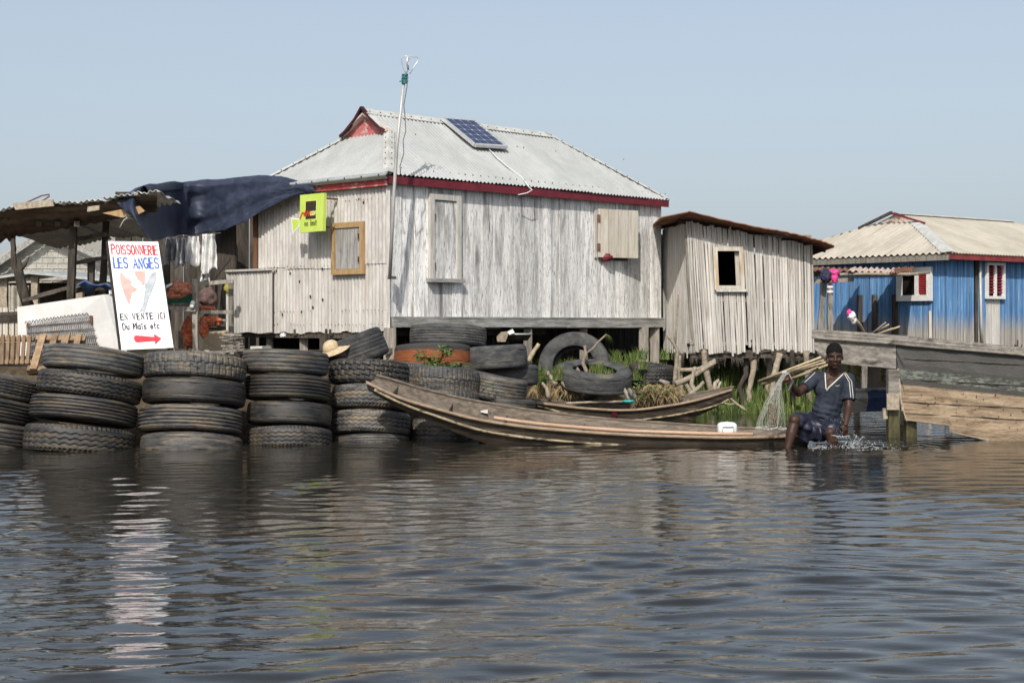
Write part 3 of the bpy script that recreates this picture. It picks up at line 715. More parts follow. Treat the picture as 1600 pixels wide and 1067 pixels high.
pts = [hit(x, y, RP(0,-OV,ZE)+nrm_n*.025, nrm_n) for x, y in ((762,231),(775,245),(795,262),(815,277),(826,292))]
pts += [pts[-1]+N2*.07-Z*.05, pts[-1]+N2*.06-Z*.10-U*.1, pts[-1]-Z*.13-U*.22]
b = MB(); b.tube(pts, .0075, n=6); tag(b.build('power_cable', M['whitecable'], loc=pts[0]), 'white cable running from the solar panel down over the eave', 'cable')
# antenna pole
pa = thing('antenna_pole', 'tall thin grey pole with wire antenna tied on by teal cord at the house corner', 'antenna', P(610,432,20.15))
b = MB(); b.tube([P(609,436,20.15), P(614,330,20.0), P(620,230,19.97), P(632,118,19.95)], [.024,.024,.022,.018], n=10); b.build('pole', M['antenna'], pa)
b = MB(); b.beam(P(607,434,20.2), P(616,434,20.45), .06, .04); b.build('bracket', M['grey_beam'], pa)
b = MB(); b.tube([P(634,118,19.93), P(637,108,19.93), P(640,92,19.93)], .011, n=6)
tri = [P(635,118,19.93),P(631,108,19.93),P(627,96,19.9),P(627,90,19.9),P(636,88,19.9),P(645,89.5,19.9),P(653,90,19.96),P(654,94,19.96),P(647,105,19.93),P(640,116,19.93)]
b.tube(tri, .006, n=5); b.tube([P(637,88,19.9), P(636,98,19.9), P(638,110,19.92)], .014, n=6); b.build('aerial', M['alu'], pa)
b = MB()
for i in range(9): 
    c_ = P(632.5+rr(-.8,.8), 117+i*1.7, 19.95); b.tube([c_+Vector((.034*math.cos(x),.034*math.sin(x),rr(-.008,.008)+.004*math.sin(x))) for x in [2*PI*k/10 for k in range(11)]], .009, n=5)
b.tube([P(631,126,19.93), P(627,127,19.9), P(624,128,19.9)], .008, n=5); b.build('cord', M['tealcord'], pa)
b = MB(); b.tube([P(637,120,19.9),P(636,135,19.9),P(631,165,19.9),P(633,185,19.9),P(634,205,19.9),P(630,220,19.9),P(631,240,19.9),P(625,260,19.92),P(626,274,20.0),P(632,278,20.3)], .006, n=5); b.build('wire', M['cable'], pa)
# ================================================================== hand-painted lettering
def arc(cx, cy, rx, ry, a0, a1, n=10): return [(cx+rx*math.cos(R(a0+(a1-a0)*i/n)), cy+ry*math.sin(R(a0+(a1-a0)*i/n))) for i in range(n+1)]
GL = {
 'P': [[(0,0),(0,1)], [(0,1),(.3,1)]+arc(.3,.76,.26,.24,90,-90)+[(0,.52)]],
 'O': [arc(.3,.5,.3,.5,90,450,18)], 'o': [arc(.25,.3,.25,.3,90,450,14)],
 'I': [[(.08,0),(.08,1)]], 'S': [arc(.28,.75,.26,.25,30,270,10)+arc(.28,.25,.27,.25,90,-150,10)[1:]],
 'N': [[(0,0),(0,1),(.5,0),(.5,1)]], 'E': [[(.48,1),(0,1),(0,0),(.5,0)],[(0,.52),(.4,.52)]],
 'R': [[(0,0),(0,1)], [(0,1),(.3,1)]+arc(.3,.76,.25,.24,90,-90)+[(0,.52)], [(.22,.52),(.52,0)]],
 'L': [[(0,1),(0,0),(.46,0)]], 'A': [[(0,0),(.29,1),(.58,0)],[(.1,.34),(.48,.34)]],
 'G': [arc(.29,.5,.29,.5,55,345,16), [(.36,.42),(.57,.42),(.57,.08)]],
 'V': [[(0,1),(.27,0),(.54,1)]], 'T': [[(0,1),(.54,1)],[(.27,1),(.27,0)]], 'C': [arc(.3,.5,.28,.5,60,300,14)],
 'D': [[(0,0),(0,1),(.2,1)]+arc(.2,.5,.33,.5,90,-90,12)+[(0,0)]],
 'M': [[(0,0),(.04,1),(.3,.35),(.56,1),(.62,0)]],
 'u': [[(0,.6),(0,.2)]+arc(.2,.2,.2,.2,180,360,8)+[(.4,.6)],[(.4,.6),(.4,0)]],
 'a': [arc(.22,.28,.22,.28,0,360,14),[(.44,.6),(.44,0)]],
 'i': [[(.06,0),(.06,.58)],[(.06,.78),(.06,.82)]], 'ï': [[(.1,0),(.1,.58)],[(0,.8),(0,.84)],[(.2,.8),(.2,.84)]],
 's': [arc(.2,.45,.18,.15,30,270,8)+arc(.2,.15,.19,.15,90,-150,8)[1:]],
 'e': [[(.03,.3),(.44,.3)]+arc(.23,.3,.21,.3,0,320,12)], 't': [[(.14,.95),(.14,.1),(.3,0)],[(0,.62),(.32,.62)]],
 'c': [arc(.24,.3,.22,.3,50,310,10)], 'n': [[(0,0),(0,.6)],[(0,.35)]+arc(.2,.38,.2,.22,180,0,8)+[(.4,0)]],
 'l': [[(.05,0),(.05,1)]], 'm': [[(0,0),(0,.6)],[(0,.38)]+arc(.16,.4,.16,.2,180,0,7)+[(.32,0)],[(.32,.38)]+arc(.48,.4,.16,.2,180,0,7)+[(.64,0)]],
 'v': [[(0,.6),(.2,0),(.4,.6)]], '.': [[(.04,0),(.04,.04)]], '0': [arc(.2,.3,.2,.3,90,450,14)],
}
def stroke_text(b, text, place, nrm, a0, a1, b0, hh, wd, gap=.2, jit=.02, slope=0.0, wob=1.0):
    """letters as raised painted strokes; place(a,b) maps sign coordinates to the world"""
    ws = [.38 if c == ' ' else max(p[0] for st in GL[c] for p in st) for c in text]
    tot = sum(ws)+gap*(len(text)-1); k = (a1-a0)/tot; x = a0; lift = 0.0
    for c, w_ in zip(text, ws):
        if c != ' ':
            jx, jy, js = rr(-jit,jit), rr(-jit,jit), rr(1-jit*2,1+jit*2)
            for st in GL[c]:
                pts = [place(x+(p[0]+jx)*k, b0+slope*(x-a0)+(p[1]*js+jy)*hh) for p in st]; lift += .00015
                band(b, pts, nrm, wd*rr(.9,1.12), lift)
        x += (w_+gap)*k
def band(b, pts, nrm, wd, lift=0.0, mi=0):
    off = nrm*(.003+lift); L_, R_ = [], []
    for i, p in enumerate(pts):
        d = (pts[min(i+1,len(pts)-1)]-pts[max(i-1,0)])
        if d.length < 1e-7: d = Vector((0,0,1))
        d.normalize(); sd = nrm.cross(d).normalized(); e = wd/2
        if 0 < i < len(pts)-1:
            d1 = (pts[i]-pts[i-1]).normalized(); d2 = (pts[i+1]-pts[i]).normalized(); cs = max(.45, math.sqrt(max(0,(1+d1.dot(d2))/2))); e = e/cs
        L_.append(p+sd*e+off); R_.append(p-sd*e+off)
    n = len(pts); 
    d0 = (pts[0]-pts[1]).normalized()*wd*.4; d1 = (pts[-1]-pts[-2]).normalized()*wd*.4
    L_[0] += d0; R_[0] += d0; L_[-1] += d1; R_[-1] += d1
    b.add(L_+R_, [(n+i, n+i+1, i+1, i) for i in range(n-1)], mi=mi)
def flat(b, place, nrm, poly, lift=.002, mi=0):
    pts = [place(*p)+nrm*lift for p in poly]; b.prism(pts, -nrm*.0015, mi=mi)

# ------------------------------------------------------------------ fish shop sign leaning at the bank
TL, TR, BR, BL = P(169,377,17.75), P(247,378,17.75), P(271,543,17.45), P(190,547,17.45)
def SG_(a, q):   # a right, q down
    return (TL*(1-a)+TR*a)*(1-q)+(BL*(1-a)+BR*a)*q
nS = (TR-TL).cross(BL-TL).normalized()
if nS.y > 0: nS = -nS
fs = thing('shop_board', 'white hand painted fish shop board with red and blue lettering leaning behind the tyre stacks', 'sign', P(230,546,17.5))
b = MB(); b.prism([SG_(0,0), SG_(1,0), SG_(1,1), SG_(0,1)], -nS*.022); b.build('panel', M['signwhite'], fs)
b = MB(); b.beam(SG_(-.02,-.01)-nS*.05, SG_(-.02,1.10)-nS*.05, .045, .05); b.beam(SG_(.97,.0)-nS*.05, SG_(.93,1.10)-nS*.05, .04, .045)
b.build('leg', M['darkwood'], fs)
pl = lambda a, q: SG_(a, 1-q)
def txt(name, m_, text, a0, a1, q0, hh, wd, **k):
    b = MB(); stroke_text(b, text, pl, nS, a0, a1, q0, hh, wd, **k); return b.build(name, m_, fs)
txt('red_lettering', M['red'], 'POISSONNERIE', .05, .955, .882, .085, .0145, gap=.24, slope=-.008)
txt('blue_lettering', M['blue'], 'LES ANGES', .06, .94, .752, .095, .0175, gap=.26, slope=-.006)
txt('black_lettering', M['black'], 'EN VENTE ICI', .06, .915, .272, .056, .0115, gap=.34)
txt('black_lettering', M['black'], 'Du Maïs etc', .08, .78, .183, .058, .011, gap=.26)
b = MB()
for i in range(9): flat(b, pl, nS, [(.80+.022*i,.186),(.806+.022*i,.186),(.806+.022*i,.191),(.80+.022*i,.191)])
b.build('dotted_line', M['black'], fs)
b = MB(); flat(b, pl, nS, [(.27,.085),(.265,.11),(.285,.125),(.33,.127),(.66,.106),(.66,.135),(.80,.088),(.66,.035),(.66,.066),(.33,.062),(.285,.068)]); b.build('arrow', M['red'], fs)
b = MB()
flat(b, pl, nS, [(.155,.70),(.19,.71),(.27,.655),(.315,.655),(.36,.625),(.345,.595),(.40,.57),(.455,.555),(.41,.53),(.345,.52),(.31,.47),(.275,.42),(.24,.425),(.19,.50),(.155,.58),(.145,.65)])
flat(b, pl, nS, [(.45,.72),(.66,.72),(.64,.65),(.60,.59),(.575,.585),(.55,.62),(.49,.64),(.455,.68)])
b.build('meat_painting', M['meat'], fs)
FI = [(.865,.712),(.80,.70),(.73,.665),(.66,.60),(.60,.52),(.53,.40),(.45,.345),(.50,.352),(.535,.34),(.565,.37),(.66,.47),(.76,.555),(.83,.62),(.87,.68)]
b = MB(); flat(b, pl, nS, FI, .0025); flat(b, pl, nS, [(.60,.56),(.63,.63),(.655,.61),(.625,.55)], .0022); b.build('fish_painting', M['fish'], fs)
b = MB(); band(b, [pl(*p) for p in FI+FI[:1]], nS, .0042); band(b, [pl(.79,.70),pl(.80,.665),pl(.835,.645)], nS, .003, .0004)
flat(b, pl, nS, [(.815,.686),(.83,.686),(.83,.679),(.815,.679)], .005); b.build('fish_outline', M['fishline'], fs)
b = MB(); b.prism([P(198,546,17.62), P(262,546,17.62), P(262,566,17.62), P(198,566,17.62)], Vector((0,.03,0)))
tag(b.build('wooden_board', M['cardboard'], loc=P(230,566,17.62)), 'pale tan board on the bank under the white fish shop board', 'board')

# ------------------------------------------------------------------ lime phone shop sign on the house wall
OFF = .36
q4 = [hit(x, y, C+N1*OFF, N1) for x, y in ((469,305),(506,301.5),(504.5,361),(468,364))]
def ML(a, q): q = 1-q; return (q4[0]*(1-a)+q4[1]*a)*(1-q)+(q4[3]*(1-a)+q4[2]*a)*q
ms = thing('lime_sign', 'lime green phone company sign held out from the corrugated wall by the window', 'sign', q4[3])
b = MB(); b.prism([ML(0,0),ML(1,0),ML(1,1),ML(0,1)], -N1*.05); b.build('panel', M['lime'], ms)
b = MB()
for a in (.2,.8):
    for q in (.12,.88): b.beam(ML(a,q)-N1*.05, ML(a,q)-N1*(OFF-.02), .025)
b.build('bracket', M['iron'], ms)
b = MB(); flat(b, ML, N1, [(.23,.33),(.72,.33),(.72,.83),(.23,.83)], .002); flat(b, ML, N1, [(.255,.345),(.695,.345),(.695,.815),(.255,.815)], .0045, 1)
b.build('logo_square', [M['yellow'], M['signdark']], ms)
b = MB(); z3 = [ML(x,y)+N1*.004 for x, y in ((.03,.38),(.12,.53),(.22,.50),(.20,.44),(.27,.56),(.30,.44),(.36,.55),(.40,.44),(.44,.54),(.46,.44))]
band(b, z3, N1, .020); b.build('logo_mark', M['orange'], ms)
b = MB(); stroke_text(b, 'oov', lambda a, q: ML(a,q)+N1*.005, N1, .47, .69, .44, .16, .016, gap=.14, jit=0); b.build('lettering', M['yellow'], ms)
b = MB(); stroke_text(b, 'no limit', ML, N1, .22, .73, .17, .14, .010, gap=.24, jit=0); b.build('lettering', M['signdark'], ms)
b = MB(); flat(b, lambda x, y: hit(x, y, C+N1*(OFF-.01), N1), N1, [(455,340),(468,342),(468,353),(457,366)], .002); flat(b, lambda x, y: hit(x, y, C+N1*(OFF-.01), N1), N1, [(456.3,342),(467.5,343.5),(467.5,351),(458,363)], .004, 1)
b.build('side_flag', [M['signwhite'], M['lime']], ms)

# ================================================================== HUT of palm ribs (middle)
HY = 23.45
hut = thing('palm_rib_hut', 'small bleached palm rib hut on crooked stilts with a rusty lean-to roof', 'hut', P(1170,640,HY))
def stick_wall(name, parent, m_, p0, p1, zb, zt, skew=(0,0), sw=.042, hole=None, dr=None, gaps=0.0, deep=.012, jag=.022, missing=()):
    """upright half-round ribs between p0 and p1 (plan points); zb/zt functions of 0..1; skew = x shift of the top at each end"""
    p0, p1 = Vector(p0), Vector(p1); L_ = (p1-p0).length; d = (p1-p0)/L_; nn = d.cross(Z).normalized(); b = MB(); x = 0
    while x < L_-.01:
        wd = sw*rr(.75,1.3); t = (x+wd/2)/L_; o = rr(-.003,.004)
        z0, z1 = zb(t)+rr(-jag,jag)-(rr(0,.08) if random.random()<.06 else 0), zt(t)+rr(-.02,.02)
        for m0, m1, lift in missing:
            if m0 < t < m1: z0 += lift*rr(.5,1)
        segs = [(z0,z1)]
        if hole and hole[0] < t < hole[1]: segs = [(z0,hole[2]),(hole[3],z1)]
        lean = rr(-.010,.010)
        for a, e in segs:
            vs = []; ns = 3
            for j in range(ns+1):
                z = a+(e-a)*j/ns; fz = (z-zb(0))/(zt(0)-zb(0)); sx = (skew[0]*(1-t)+skew[1]*t)*fz + lean*math.sin(fz*3+x*9) + rr(-.003,.003)
                c_ = p0+d*(x+wd/2+sx)+nn*o+Z*z; hw = wd/2*(1-gaps)
                vs += [c_-d*hw, c_-d*hw*.6+nn*deep, c_+d*hw*.6+nn*deep, c_+d*hw, c_-nn*.004]
            fs = [(0,1,2,3,4)[::-1], tuple(5*ns+k for k in range(5))]
            for j in range(ns):
                for k in range(5): fs.append((5*j+k, 5*j+(k+1)%5, 5*j+5+(k+1)%5, 5*j+5+k))
            b.add(vs, fs, smooth=False)
        x += wd
    return b.build(name, m_, parent)
hx = lambda px, Y=HY: (px-800)/F*Y
hz = lambda py, Y=HY: EYE-(py-HZ)/F*Y
A0 = Vector((hx(1086),HY,0)); A1 = Vector((hx(1271),HY,0)); B0 = Vector((2.47,24.95,0))
zbF = lambda t: hz(551+3*math.sin(t*7)-2*t); ztF = lambda t: hz(346+38*t)
wn = (1114,1161,386,450)   # window hole in pixels
hole = ((hx(1127)-A0.x)/(A1.x-A0.x), (hx(1163)-A0.x)/(A1.x-A0.x), hz(450), hz(389))
stick_wall('front_wall', hut, M['sticks'], A0, A1, zbF, ztF, (hx(1072)-hx(1086), hx(1267)-hx(1271)), .037, hole, missing=((.03,.10,.09),(.42,.50,.16),(.22,.30,.05)))
stick_wall('side_wall', hut, M['sticks'], B0, A0-Vector((.05,0,0)), lambda t: hz(552), lambda t: 2.82+.03*t, (-.05,-.16), .037)
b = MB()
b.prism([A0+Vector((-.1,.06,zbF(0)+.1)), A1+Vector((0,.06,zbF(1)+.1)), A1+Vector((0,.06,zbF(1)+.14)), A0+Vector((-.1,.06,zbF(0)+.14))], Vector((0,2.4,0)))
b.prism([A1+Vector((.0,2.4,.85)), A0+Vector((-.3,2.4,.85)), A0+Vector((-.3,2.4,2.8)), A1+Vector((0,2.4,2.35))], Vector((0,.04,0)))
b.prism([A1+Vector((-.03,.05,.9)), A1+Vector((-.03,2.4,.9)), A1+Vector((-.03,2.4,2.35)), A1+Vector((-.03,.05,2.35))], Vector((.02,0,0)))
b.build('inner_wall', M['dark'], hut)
hb = lambda a, q, w_, m_, nm: None
b = MB()
for y0 in (368, 468, 536):
    b.beam(Vector((hx(1078),HY+.03,hz(y0))), Vector((hx(1268),HY+.03,hz(y0+2))), .05, .05)
b.build('cross_rail', M['stilt'], hut)
for i, x0 in enumerate((1084,1160,1268)):
    b = MB(); b.beam(Vector((hx(x0),HY+.05,.85)), Vector((hx(x0-(12 if i==0 else 2)),HY+.05,hz(352+15*i))), .06); b.build('corner_post_or_slot_shade', M['stilt'], hut)
# hut window
o3 = Vector((hx(1116),HY-.035,hz(453)))
dzw = (Vector((hx(1113),HY-.035,hz(386)))-o3); hh = dzw.length; dzw.normalize()
fr = frame4('window', hut, M['tanshutter'], o3, Vector((1,0,0)), dzw, hx(1163)-hx(1116), hh, .065, .05)
b = MB(); b.prism([o3+Vector((.335,.03,.07)), o3+Vector((.40,.03,.07)), o3+Vector((.38,.03,.58)), o3+Vector((.31,.03,.58))], Vector((0,.02,0))); b.build('shutter', M['tanshutter'], fr)
b = MB(); b.beam(o3+Vector((.02,-.02,-.01)), o3+Vector((.50,-.02,-.01)), .06, .04); b.build('sill', M['whiteframe'], fr)
# a ripped loose rib over the window
b = MB(); b.beam(P(1136,385,HY-.05), P(1142,352,HY-.04), .045, .012); b.build('loose_slat', M['sticks'], hut)
# roof: three rusty sheets, seen from below
def roof_sheet(px0, py0, px1, py1, wob, back):
    b = MB(); a = P(px0,py0,HY-.42); e = P(px1,py1,HY-.42); L_ = (e-a).length; n = 40
    def fn(s_, q):     # q from the front edge to the back, waves run down the slope (along s)
        p = a.lerp(e, s_); sag = wob*math.sin(s_*PI)
        return p+Vector((0, q*2.9, -.08*q+sag+.014*math.sin(q*2*PI*38)+.004*math.sin(s_*30)))
    b.grid(fn, 16, 300, uvf=lambda s_, q: (q*2.9, s_*L_))
    o = b.build('roof_sheet', M['rustsheet'], hut); solid(o, .006); return o
roof_sheet(1076,331,1205,360,-.01,0); roof_sheet(1196,358,1266,372,.012,0); roof_sheet(1262,372,1304,385,.015,0)
b = MB(); a = P(1076,332,HY-.42)
b.grid(lambda s_, q: a+Vector((-.40*s_, q*2.6+.2*s_, -.07*s_-.05*q+.014*math.sin(q*2*PI*34))), 6, 270)
solid(b.build('roof_sheet', M['rustsheet'], hut), .006)
b = MB(); b.beam(P(1060,345,HY+.3), P(1290,391,HY+.3), .06, .07); b.build('rafter', M['darkwood'], hut)
# hut stilts: crooked poles standing in the water
def crooked(pts, r, name='stilt', parent=hut, m_=None):
    b = MB(); fine = []; 
    for i in range(len(pts)-1):
        for k in range(4): fine.append(Vector(pts[i]).lerp(Vector(pts[i+1]), k/4)+Vector((rr(-.008,.008),rr(-.008,.008),0)))
    fine.append(Vector(pts[-1])); n = len(fine)
    b.tube(fine, [r*(1-.25*i/n)*rr(.9,1.1) for i in range(n)], n=9)
    return b.build(name, m_ or M['branch'], parent)
for Y, px in ((23.5,((1100,545),(1103,575),(1112,615),(1118,650))), (23.6,((1180,545),(1178,575),(1170,610),(1171,650))), (23.7,((1166,552),(1166,585),(1156,605),(1161,632),(1166,650))),
        (23.9,((1200,550),(1202,575),(1200,600),(1200,650))), (23.3,((1219,552),(1212,575),(1207,600),(1203,650))), (23.5,((1238,550),(1239,580),(1238,610),(1240,650))),
        (23.4,((1259,548),(1261,580),(1263,610),(1268,655))), (25.2,((1075,552),(1070,590),(1070,640))), (25.4,((1138,552),(1137,600),(1137,640))),
        (25.3,((1190,552),(1190,600),(1192,640))), (25.3,((1222,552),(1224,600),(1222,640))), (23.5,((1060,555),(1062,590),(1066,630)))):
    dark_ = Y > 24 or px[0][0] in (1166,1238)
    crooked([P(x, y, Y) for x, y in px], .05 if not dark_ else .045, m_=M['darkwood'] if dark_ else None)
b = MB()
for i in range(6): b.beam(P(1090+i*35,553,HY+.3+i*.3), P(1090+i*35+12,556,HY+2.2), .05)
b.beam(P(1080,556,HY+.1), P(1270,556,HY+.1), .06); b.build('floor_joist', M['darkwood'], hut)

# ================================================================== BLUE HOUSE (right, farther)
BC = Vector((8.78,31,0)); BV = Vector((-.61,.79,0)); BU = Vector((.79,.61,0))
NL, NR = -BU, Vector((.61,-.79,0))
bh = thing('blue_house', 'blue painted palm rib house with white framed windows and tan hipped metal roof', 'house', (BC.x, BC.y, .3))
BL_, BR_, BZ0, BZ1 = 5.0, 7.6, .93, 2.66
def onL(px, py): p = hit(px, py, BC, NL); return (p-BC).dot(BV), p.z
def onR(px, py): p = hit(px, py, BC, NR); return (p-BC).dot(BU), p.z
w1a, w1b = onL(1459,470), onL(1404,419)
stick_wall('side_wall', bh, M['bluesticks'], BC+BV*BL_, BC, lambda t: .80+.05*math.sin(t*9), lambda t: BZ1, sw=.05, jag=.05,
           hole=(1-(w1b[0]-.03)/BL_, 1-(w1a[0]+.03)/BL_, w1a[1]+.05, w1b[1]-.05), missing=((.6,.62,.2),(.78,.79,.3)))
tg0, tg1 = onR(1520,450)[0], onR(1529,450)[0]
tb0, tb1 = onR(1541,500)[0], onR(1562,500)[0]
stick_wall('front_wall', bh, M['bluesticks'], BC, BC+BU*tg0, lambda t: .80, lambda t: BZ1, sw=.05, jag=.05)
stick_wall('front_wall', bh, M['bluesticks'], BC+BU*tg1, BC+BU*tb0, lambda t: .80, lambda t: BZ1, sw=.05, jag=.05)
stick_wall('front_wall', bh, M['bluesticks'], BC+BU*tb1, BC+BU*BR_, lambda t: .80, lambda t: BZ1, sw=.05, jag=.06, missing=((.2,.25,.2),))
zw = onR(1550,467)[1]
stick_wall('pale_patch', bh, M['barewhite'], BC+BU*tb0, BC+BU*tb1, lambda t: .82, lambda t: zw, sw=.05)
stick_wall('front_wall', bh, M['bluesticks'], BC+BU*tb0, BC+BU*tb1, lambda t: zw, lambda t: BZ1, sw=.05, hole=(-1,2,zw,zw+.75))
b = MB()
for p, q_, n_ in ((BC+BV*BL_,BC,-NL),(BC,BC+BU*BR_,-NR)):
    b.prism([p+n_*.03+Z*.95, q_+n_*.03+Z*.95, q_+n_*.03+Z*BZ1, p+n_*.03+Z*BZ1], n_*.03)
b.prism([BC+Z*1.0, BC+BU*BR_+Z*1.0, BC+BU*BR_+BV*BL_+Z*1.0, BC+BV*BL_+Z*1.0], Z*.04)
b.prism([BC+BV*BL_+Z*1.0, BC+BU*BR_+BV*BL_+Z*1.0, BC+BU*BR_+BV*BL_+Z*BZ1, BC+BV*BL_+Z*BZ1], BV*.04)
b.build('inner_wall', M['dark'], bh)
for t_, w_ in ((.1,.05),(1.2,.1),(2.4,.05),(3.6,.1),(4.8,.1),(6,.1)): 
    b = MB(); p = BC+BU*t_+BV*w_; b.beam(p, p+Z*.95, .12, wob=.006); b.build('stilt', M['darkwood'], bh)
for w_ in (1.2,2.4,3.6,4.8):
    b = MB(); p = BC+BV*w_+BU*.1; b.beam(p, p+Z*.95, .12, wob=.006); b.build('stilt', M['darkwood'], bh)
# roof
BO, BZE, BZR, BSG, BSR, BHW = .3, 2.70, 3.72, 1.6, 5.8, 2.5
def BP(s, w_, z): return BC+BU*s+BV*w_+Z*z
BS0, BS1, BWG = -BO, BR_+.3, 2.0
bz = lambda w_: BZE+(w_+BO)/(BHW+BO)*(BZR-BZE)
PB = .105
def bslope(mir):
    b = MB(); n = int((BS1-BS0)/PB*7); nv = 5; vs = []; uv = []
    for i in range(n+1):
        s = BS0+(BS1-BS0)*i/n
        wm = -BO+(s-BS0)/(BSG-BS0)*(BWG+BO) if s < BSG else (BHW if s <= BSR else BHW-(s-BSR)/(BS1-BSR)*(BHW+BO))
        for j in range(nv+1):
            w_ = -BO+(wm+BO)*j/nv; vs.append(BP(s, w_ if not mir else 2*BHW-w_, bz(w_)+.014*math.sin(2*PI*s/PB))); uv.append((s, w_))
    b.add(vs, [(i*(nv+1)+j, (i+1)*(nv+1)+j, (i+1)*(nv+1)+j+1, i*(nv+1)+j+1) for i in range(n) for j in range(nv)], smooth=True, uv=uv, rnd=.5)
    b.build('roof_slope', M['roof_tan'], bh)
bslope(False); bslope(True)
b = MB(); n = int((2*BHW+2*BO)/.16*7); vs = []; uv = []; zgB = bz(BWG)
for i in range(n+1):
    w_ = -BO+(2*BHW+2*BO)*i/n; ww = min(w_, 2*BHW-w_); sm = BSG if ww > BWG else BS0+(ww+BO)/(BWG+BO)*(BSG-BS0)
    for j in range(6):
        s = BS0+(sm-BS0)*j/5; vs.append(BP(s, w_, BZE+(s-BS0)/(BSG-BS0)*(zgB-BZE)+.022*math.sin(2*PI*w_/.16))); uv.append((w_, s))
b.add(vs, [(i*6+j, i*6+j+1, (i+1)*6+j+1, (i+1)*6+j) for i in range(n) for j in range(5)], smooth=True, uv=uv, rnd=.5); b.build('hip_slope', M['roof_tan'], bh)
b = MB(); b.grid(lambda s_, q: BP(BSG,BWG,zgB).lerp(BP(BS0,-BO,BZE), s_)+(BU*.20 if q > .5 else -BU*.02+BV*.20)*abs(q*2-1)+Z*(.03-.02*abs(q*2-1)), 20, 2); b.grid(lambda s_, q: BP(1.5,BHW,BZR).lerp(BP(BSR,BHW,BZR), s_)+BV*(q-.5)*.3+Z*(.03-.1*abs(q-.5)), 10, 2)
b.build('ridge_cap', M['roof_cap'], bh)
b = MB(); b.beam(BP(1.4,BHW,BZR+.0), BP(1.45,BWG-.35,zgB-.08), .04, .05, up=BU); b.build('barge_board', M['fascia_red'], bh)
b = MB(); b.beam(BP(1.4,BHW,BZR+.02), BP(1.45,2*BHW-BWG+.45,zgB-.10), .05, .08, up=BU); b.build('barge_board', M['darkwood'], bh)
b = MB(); b.prism([BP(BSG,BWG-.1,zgB-.05), BP(BSG,2*BHW-BWG+.1,zgB-.05), BP(BSG,BHW,BZR-.02)], BU*.03); b.build('gable_panel', M['gable_wood'], bh)
b = MB(); b.beam(BP(BS0+.03,-BO+.04,BZE-.06), BP(BS1,-BO+.04,BZE-.06), .03, .13); b.build('fascia', mat('brownish_red_fascia',(.17,.03,.03),(.24,.05,.05),(5,5,5)), bh)
b = MB(); b.beam(BP(BS0+.04,-BO+.05,BZE-.08), BP(BS0+.04,2*BHW+BO,BZE-.08), .03, .12); b.build('fascia', M['stilt'], bh)
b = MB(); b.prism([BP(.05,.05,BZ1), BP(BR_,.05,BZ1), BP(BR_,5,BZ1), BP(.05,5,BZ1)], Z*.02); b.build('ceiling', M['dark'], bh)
# window on the side wall
def wL(t, z, o=0): return BC+BV*t+NL*o+Z*z
o3 = wL(w1b[0], w1a[1], .03); ww_, hh_ = w1b[0]-w1a[0], w1b[1]-w1a[1]
fr = frame4('window', bh, M['whitepaint'], o3, -BV, Z, ww_, hh_, .12, .06)
b = MB(); b.prism([o3-BV*ww_*.52+Z*.1, o3-BV*(ww_*.52+.09)+Z*.1, o3-BV*(ww_*.52+.09)+Z*(hh_-.1), o3-BV*ww_*.52+Z*(hh_-.1)], NL*.05); b.build('mullion', M['whitepaint'], fr)
b = MB(); n = 9
for i in range(n): b.beam(o3-BV*(ww_*.60)+Z*(.15+(hh_-.3)*(i+.5)/n)+NL*.0, o3-BV*(ww_-.13)+Z*(.15+(hh_-.3)*(i+.5)/n), .05, .055, up=(NL+Z*1.2).normalized())
b.prism([o3-BV*(ww_*.59)+Z*.12, o3-BV*(ww_-.12)+Z*.12, o3-BV*(ww_-.12)+Z*(hh_-.12), o3-BV*(ww_*.59)+Z*(hh_-.12)], -NL*.02)
b.build('louvre', M['redlouvre'], fr)
b = MB(); b.prism([o3-BV*.12+Z*.1-NL*.08, o3-BV*ww_*.5+Z*.1-NL*.08, o3-BV*ww_*.5+Z*hh_-NL*.08, o3-BV*.12+Z*hh_-NL*.08], -NL*.02); b.build('opening_shade', M['darkwood'], fr)  # dark panel painted as the shade behind the open half of the window
# window on the front wall
a0, a1 = onR(1537,467), onR(1566,411)
o3 = BC+BU*a0[0]+NR*.03+Z*a0[1]; ww_, hh_ = a1[0]-a0[0], a1[1]-a0[1]
fr = frame4('window', bh, M['whitepaint'], o3, BU, Z, ww_, hh_, .06, .06)
b = MB(); b.prism([o3+BU*(ww_/2-.03)+Z*.06, o3+BU*(ww_/2+.03)+Z*.06, o3+BU*(ww_/2+.03)+Z*(hh_-.06), o3+BU*(ww_/2-.03)+Z*(hh_-.06)], NR*.05); b.build('mullion', M['whitepaint'], fr)
for k in (0,1):
    b = MB(); x0 = .06+k*(ww_/2-.03); x1 = ww_/2-.03+k*(ww_/2-.03)
    for i in range(9): b.beam(o3+BU*x0+Z*(.1+(hh_-.2)*(i+.5)/9), o3+BU*x1+Z*(.1+(hh_-.2)*(i+.5)/9), .015, .06, up=(NR+Z*.8).normalized())
    b.build('louvre', M['redlouvre'], fr)
# slot and pipe
b = MB(); b.beam(BC+BU*(tg0+.09)+NR*.02+Z*.8, BC+BU*(tg0+.09)+NR*.02+Z*2.6, .05); b.build('corner_post_or_slot_shade', M['darkwood'], bh)  # dark strip that stands in for the shade in the wall slot
b = MB(); b.tube([BC+BU*(tg1+.02)+NR*.08+Z*.85, BC+BU*(tg1-.02)+NR*.08+Z*1.3, BC+BU*(tg1-.06)+NR*.08+Z*2.6], .03, n=8); b.build('drain_pipe', M['antenna'], bh)
for px in (1455,1400,1368,1345):
    t_ = onL(px,500)[0]; b = MB(); b.beam(wL(t_,.75,.04), wL(t_,1.9 if px<1450 else 1.55,.04), .05 if px > 1400 else .10); b.build('wall_batten', M['tanshutter'] if px==1455 else M['darkwood'], bh)
